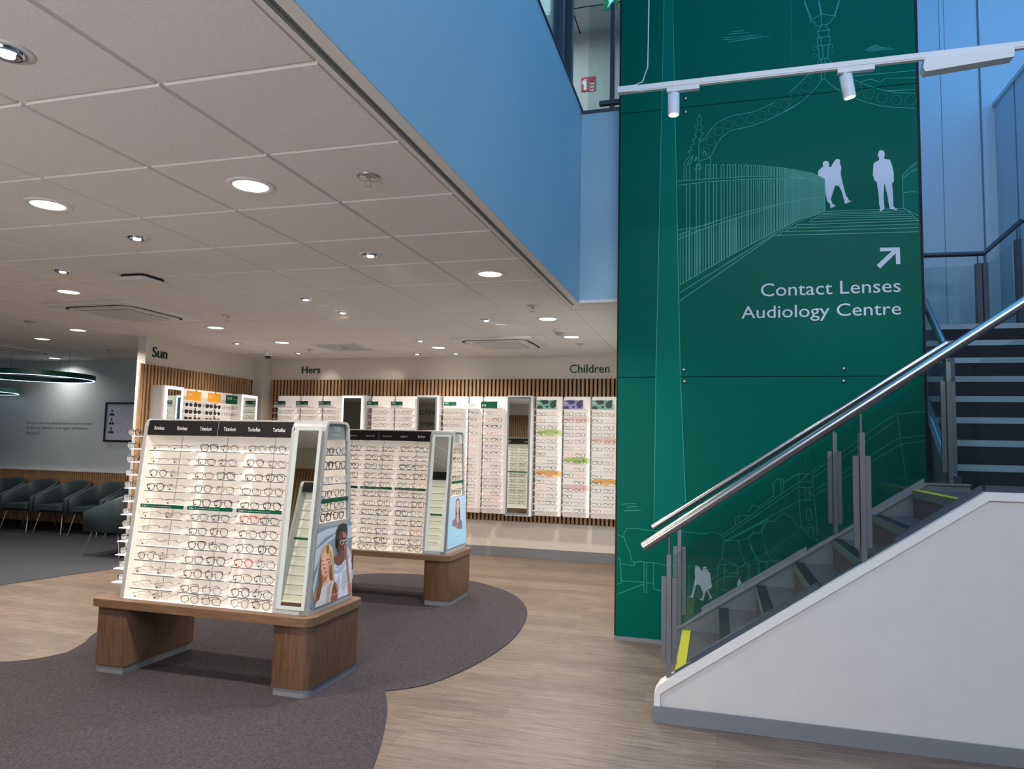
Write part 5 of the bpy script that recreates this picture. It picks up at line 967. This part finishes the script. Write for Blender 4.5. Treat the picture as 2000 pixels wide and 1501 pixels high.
# ------------------------------------------------------------------ ceiling fittings
zc=H-.0005
def downlight(x,y,label,on=True):
    t=thing('recessed_downlight',label,'ceiling light',(x,y,H))
    MB().lathe([(.078,-.001),(.083,-.007),(.104,-.008),(.110,-.003),(.110,0)],(x,y,zc),32).build('trim_ring', WPLAST, t)
    MB().lathe([(0,-.004),(.079,-.004),(.079,-.001)],(x,y,zc),32).build('diffuser', LAMPON, t)
    lamp('AREA',(x,y,H-.012),DOWN_E*(.22 if x<-9 else .7 if x<-7.5 else 1),WARM,size=.15,spread=150)
for x,y,l in ((-3.29,2.80,'large round downlight at the left, nearest row'),(-2.08,2.79,'large round downlight nearest the viewer, centre of the ceiling'),(-1.504,4.65,'round downlight beside the bulkhead edge, ahead of the mural'),
              (-5.117,4.60,'round downlight left of the black-edged ceiling box'),(-6.87,6.33,'round downlight by the opening to the waiting area'),(-7.98,6.85,'round downlight just inside the waiting area'),(-9.78,8.64,'round downlight close to the waiting area back wall'),
              (-5.12,6.41,'round downlight right of the left air conditioner'),(-5.05,7.52,'round downlight above the Hers side, near the camera dome'),(-1.507,6.436,'round downlight in front of the smoke detector, near the mural'),
              (-1.503,7.545,'round downlight behind the smoke detector'),(-3.286,8.187,'round downlight left of the right air conditioner')): downlight(x,y,l)
for x,y,l in ((-4.5,1.6,'above the third carpet corner'),(-6.9,2.8,'left of the picture, nearer'),(-6.9,4.6,'left of the picture, farther'),(-3.3,-.6,'behind the viewer'),(-2.1,.4,'over the viewer'),(-5.7,-.6,'behind and left of the viewer')): downlight(x,y,'round downlight out of view, '+l)
def eyespot(x,y,label,deep=True,aim=None):
    t=thing('gimbal_spotlight',label,'ceiling spotlight',(x,y,H))
    MB().lathe([(.050,-.001),(.052,-.004),(.070,-.005),(.074,-.001),(.074,0)],(x,y,zc),24).build('trim_ring', WPLAST, t)
    MB().lathe([(0,.0),(.02,-.002),(.034,-.010),(.044,-.014),(.047,-.010),(.05,-.001)],(x,y,zc),24).build('reflector', SILV, t)
    MB().lathe([(0,-.016),(.022,-.016),(.022,-.006)],(x,y,zc),16).build('emitter', SPOTON, t)
    if aim: lamp('SPOT',(x,y,H-.03),SPOT_E,(1,.93,.82),aim=aim,size=.03,spot=42,blend=.9)
for x,y,l,a in ((-2.1,1.61,'chrome ceiling spotlight cut by the left picture edge',None),(-3.294,3.394,'small spotlight behind the left large downlight',None),(-2.096,4.028,'small spotlight in the centre of the ceiling',(-2.3,8.9,1.6)),
                (-4.506,3.99,'small spotlight left of the ceiling box',None),(-3.285,5.206,'small bright spotlight above the farther stand',(-3.4,9.0,1.8)),(-3.28,5.81,'second bright spotlight above the farther stand',(-5.0,9.0,2.0)),
                (-2.095,6.401,'small spotlight in front of the right air conditioner',(-1.7,9.1,2.2)),(-3.273,7.58,'small spotlight beside the far air conditioner',(-3.4,9.1,2.2)),(-5.661,7.491,'small spotlight near the side wall',(-6.4,7.8,2.0)),
                (-5.408,8.444,'small twin-lit spotlight right of the camera dome',(-5.3,9.1,2.2)),(-3.803,8.724,'small spotlight close to the back wall, left',(-4.5,9.1,2.2)),(-3.265,8.729,'small spotlight close to the back wall, right',None)):
    eyespot(x,y,l,aim=a)
def sprinkler(x,y,label):
    t=thing('sprinkler',label,'sprinkler',(x,y,H))
    MB().lathe([(.052,0),(.050,-.006),(.02,-.010),(.012,-.010)],(x,y,zc),20).build('rosette', mat('sprinkler_chrome',(190,188,184),.3,.8), t)
    m_=MB().tube([(x,y,H-.010),(x,y,H-.022)],.008,8).tube([(x-.012,y,H-.02),(x-.012,y,H-.045),(x,y,H-.052)],.002,5).tube([(x+.012,y,H-.02),(x+.012,y,H-.045),(x,y,H-.052)],.002,5)
    m_.lathe([(.017,-.054),(.017,-.052),(0,-.052)],(x,y,zc),12); m_.box(x-.012,x+.012,y-.003,y+.003,H-.024,H-.018); m_.build('sprinkler_head', mat('sprinkler_chrome',(190,188,184),.3,.8), t)
for x,y,l in ((-1.488,2.812,'chrome sprinkler nearest the viewer, beside the bulkhead'),(-1.497,5.816,'sprinkler at the far end of the bulkhead'),(-4.505,5.804,'sprinkler right of the left air conditioner'),(-6.891,5.758,'sprinkler at the left picture edge'),
              (-5.07,8.172,'sprinkler near the camera dome'),(-1.509,8.093,'sprinkler behind the far right downlight'),(-8.05,7.95,'sprinkler over the waiting area')): sprinkler(x,y,l)
def cassette(x0,x1,y0,y1,label,m=WPLAST):
    t=thing('air_conditioner',label,'air conditioner',((x0+x1)/2,(y0+y1)/2,H))
    MB().prism(rrect(x0,x1,y0,y1,.02,3),'z',H-.022,H-.0005).build('fascia', m, t)
    a=.13
    MB().prism(rrect(x0+a*.55,x1-a*.55,y0+a*.55,y1-a*.55,.16,6),'z',H-.0235,H-.0225).build('air_slot', DARK, t)
    MB().prism(rrect(x0+a*.78,x1-a*.78,y0+a*.78,y1-a*.78,.13,6),'z',H-.030,H-.0236).build('centre_panel', m, t)
    for q in range(4):
        cx,cy=(x0+x1)/2,(y0+y1)/2
        if q<2: yy=(y0+.128) if q==0 else (y1-.128); MB().box(cx-.24,cx+.24,yy-.02,yy+.02,H-.038,H-.031).build('air_flap', m, t)
        else: xx=(x0+.128) if q==2 else (x1-.128); MB().box(xx-.02,xx+.02,cy-.24,cy+.24,H-.038,H-.031).build('air_flap', m, t)
    g=MB().box((x0+x1)/2-.26,(x0+x1)/2+.26,(y0+y1)/2-.26,(y0+y1)/2+.26,H-.033,H-.0305)
    for k in range(24): g.box((x0+x1)/2-.255,(x0+x1)/2+.255,(y0+y1)/2-.25+k*.0215,(y0+y1)/2-.24+k*.0215,H-.036,H-.033,1)
    g.build('intake_grille', [mat('grille_shadow',(120,114,108),.8),WPLAST], t)
cassette(-5.83,-4.90,4.99,5.92,'left square ceiling air conditioner above the Sun wall')
cassette(-2.86,-1.92,7.44,8.35,'right square ceiling air conditioner near the back wall')
cassette(-10.05,-9.12,7.25,8.15,'air conditioner over the waiting area')
def grille(x0,x1,y0,y1,label):
    t=thing('ceiling_grille',label,'vent',((x0+x1)/2,(y0+y1)/2,H))
    MB().box(x0,x1,y0,y1,H-.012,H-.0005).build('frame', WPLAST, t)
    MB().box(x0+.03,x1-.03,y0+.03,y1-.03,H-.0135,H-.0125).build('backing', DARK, t)
    n=11
    for k in range(n):
        d=.03+k*.02
        if x0+d+.01>(x0+x1)/2: break
        m_=MB(); e=.007
        m_.box(x0+d,x1-d,y0+d,y0+d+e,H-.021,H-.014).box(x0+d,x1-d,y1-d-e,y1-d,H-.021,H-.014).box(x0+d,x0+d+e,y0+d+e,y1-d-e,H-.021,H-.014).box(x1-d-e,x1-d,y0+d+e,y1-d-e,H-.021,H-.014)
        m_.build('louvre_ring', WPLAST, t)
grille(-4.76,-4.18,7.72,8.28,'square louvred ceiling grille over the back wall bays')
grille(-8.2,-7.62,7.50,8.08,'louvred ceiling grille over the waiting area')
for x,y,l in ((-5.04,8.70,'flat round ceiling disc near the Hers lettering'),(-1.506,8.77,'flat round ceiling disc above the kids bays')):
    tag(MB().lathe([(.075,0),(.075,-.008),(.055,-.014),(0,-.015)],(x,y,zc),24).build('ceiling_disc', WPLAST, org=(x,y,H)), l, 'vent')
t=thing('smoke_detector','white smoke detector between two downlights near the mural','smoke detector',(-1.528,7.058,H))
MB().lathe([(.068,0),(.066,-.022),(.05,-.030)],(-1.528,7.058,zc),24).build('base', WPLAST, t)
MB().lathe([(.045,-.029),(.045,-.048),(.036,-.062),(0,-.066)],(-1.528,7.058,zc),20).build('chamber', GREYM, t)
t=thing('dome_camera','white dome security camera in the back ceiling corner','camera',(-5.741,8.25,H))
MB().lathe([(.062,0),(.060,-.018),(.056,-.026),(.05,-.05),(.044,-.072)],(-5.741,8.25,zc),24).build('housing', WPLAST, t)
MB().lathe([(.042,-.064),(.040,-.085),(.028,-.100),(0,-.108)],(-5.741,8.25,zc),20).build('dome', mat('dome_black',(16,16,18),.1), t)
t=thing('access_point','flat white box with black edge on the ceiling','ceiling box',(-4.09,4.28,H))
MB().prism(rrect(-4.19,-3.97,4.17,4.39,.03,4),'z',H-.018,H-.0005).build('mount', DARK, t)
MB().prism(rrect(-4.19,-3.97,4.16,4.38,.03,4),'z',H-.045,H-.019).build('cover', WPLAST, t)

# ------------------------------------------------------------------ waiting area
def armchair(label):
    t=thing('tub_armchair',label,'armchair',(0,0,0),'dark teal tub armchairs in the waiting area')
    path=[(-.27,-.27),(-.275,-.05),(-.265,.12),(-.21,.215),(-.10,.245),(0,.25),(.10,.245),(.21,.215),(.265,.12),(.275,-.05),(.27,-.27)]
    tops=[.535,.61,.685,.735,.755,.76,.755,.735,.685,.61,.535]
    vs=[];n=len(path)
    for i,(x,y) in enumerate(path):
        a=Vector(path[max(i-1,0)]); b_=Vector(path[min(i+1,n-1)]); d=(b_-a).normalized(); nn=Vector((d.y,-d.x))*-1
        th=.026
        zt=tops[i]; lean=.02 if 2<i<8 else .01
        for s_,z,l in ((1,.30,0),(1,zt-.015,lean),(.5,zt,lean),(-.5,zt,lean),(-1,zt-.015,lean),(-1,.30,0)):
            vs.append((x+nn.x*(th*s_+l),y+nn.y*(th*s_+l),z))
    fs=[]
    for i in range(n-1):
        for k in range(6): fs.append((i*6+k,i*6+(k+1)%6,(i+1)*6+(k+1)%6,(i+1)*6+k))
    fs += [tuple(range(6))[::-1], tuple(range((n-1)*6,n*6))]
    o=MB().add(vs,fs,0,True).build('shell', TEAL, t)
    o=MB().prism(rrect(-.238,.238,-.275,.20,.05,4),'z',.345,.415).build('seat', TEAL, t); bevel(o,.018,3)
    MB().prism(rrect(-.235,.235,-.25,.20,.05,4),'z',.315,.345).build('seat_base', DARK, t)
    LG=mat('chair_leg_steel',(150,150,150),.3,.8)
    for sx in (-1,1):
        MB().tube([(sx*.17,-.17,.33),(sx*.205,-.215,.315),(sx*.255,-.275,.005)],[.011,.011,.009],10).build('leg', LG, t)
        MB().tube([(sx*.17,.12,.33),(sx*.205,.16,.315),(sx*.25,.245,.005)],[.011,.011,.009],10).build('leg', LG, t)
    return t
ch=armchair('leftmost dark teal tub armchair, mostly cut by the picture edge')
ch.location=(-10.62,8.60,.004)
for x,y,rz,l in ((-9.98,8.60,0,'second dark teal tub armchair from the left, along the wainscot'),(-9.34,8.60,0,'third dark teal tub armchair from the left, below the wall text'),(-8.70,8.60,0,'fourth dark teal tub armchair from the left, below the framed print'),
                 (-8.05,8.60,0,'last tub armchair of the row, half hidden by the wall end'),(-7.02,7.28,-math.pi/2-.0,'separate tub armchair turned sideways beside the wall end')):
    c_=copy_tree(ch); c_.location=(x,y,.004); c_.rotation_euler.z=rz; c_['label']=l
fp=thing('framed_print','black framed print of three portraits on the waiting room wall','framed print',(-8.75,8.95,1.66))
m_=MB().box(-9.05,-8.40,8.925,8.949,1.36,1.385).box(-9.05,-8.40,8.925,8.949,1.935,1.96).box(-9.05,-9.025,8.925,8.949,1.385,1.935).box(-8.425,-8.40,8.925,8.949,1.385,1.935); m_.build('frame', mat('frame_black_wood',(20,22,28),.4), fp)
MB().box(-9.025,-8.425,8.938,8.949,1.385,1.935).build('print', mat('print_paper',(196,208,226),.4), fp)
for k,z in enumerate((1.79,1.655,1.52)):
    p_=MB(); y_=8.9375; cx=-8.925
    poly(p_,[(cx-.05,z-.035),(cx+.05,z-.035),(cx+.045,z-.01),(cx+.015,z+.01),(cx-.015,z+.01),(cx-.045,z-.01)],y_,0)
    poly(p_,[(cx-.008,z+.01),(cx+.008,z+.01),(cx,z-.03)],y_-.0004,2)
    poly(p_,[(cx+.017*math.cos(a*.6),z+.033+.024*math.sin(a*.6)) for a in range(11)],y_-.0006,1)
    poly(p_,[(cx+.018*math.cos(a*.314),z+.038+.022*math.sin(a*.314)) for a in range(11)],y_-.0008,0)
    p_.text('Optician director',(-8.82,y_,z+.012),w=.12,h=.011,mi=3).text('Specsavers',(-8.82,y_,z-.022),w=.085,h=.009,mi=3)
    p_.build('portrait', [mat('portrait_dark',(30,32,38),.5),mat('portrait_skin',(120,126,136),.5),WTXT,DTXT], fp)
def ring(cx,cy,z,R,label,wires):
    t=thing('ring_pendant',label,'pendant light',(cx,cy,z)); n=96
    def hoop(r0,r1,z0,z1,mi,m):
        vs=[];
        for k in range(n):
            a=2*math.pi*k/n
            for r,zz in ((r0,z0),(r1,z0),(r1,z1),(r0,z1)): vs.append((cx+r*math.cos(a),cy+r*math.sin(a),zz))
        fs=[(k*4+j,k*4+(j+1)%4,((k+1)%n)*4+(j+1)%4,((k+1)%n)*4+j) for k in range(n) for j in range(4)]
        return m.add(vs,fs,mi,False)
    hoop(R-.03,R,z,z+.07,0,MB()).build('hoop', mat('ring_green',(0,70,58),.4), t)
    hoop(R-.024,R-.006,z-.004,z,0,MB()).build('light_strip', mat('ring_led',(230,240,255),.4,emit=3,ecol=(205,225,255)), t)
    for a in wires: MB().tube([(cx+(R-.015)*math.cos(a),cy+(R-.015)*math.sin(a),z+.07),(cx+(R-.015)*math.cos(a),cy+(R-.015)*math.sin(a),H)],.0022,5).build('suspension_wire', ANTH, t)
ring(-9.30,7.90,2.235,.76,'upper green ring pendant lamp over the waiting area',(-.15,2.0,4.62))
ring(-10.95,8.10,2.06,.75,'lower green ring pendant lamp at the picture edge',(.3,2.4,4.4))
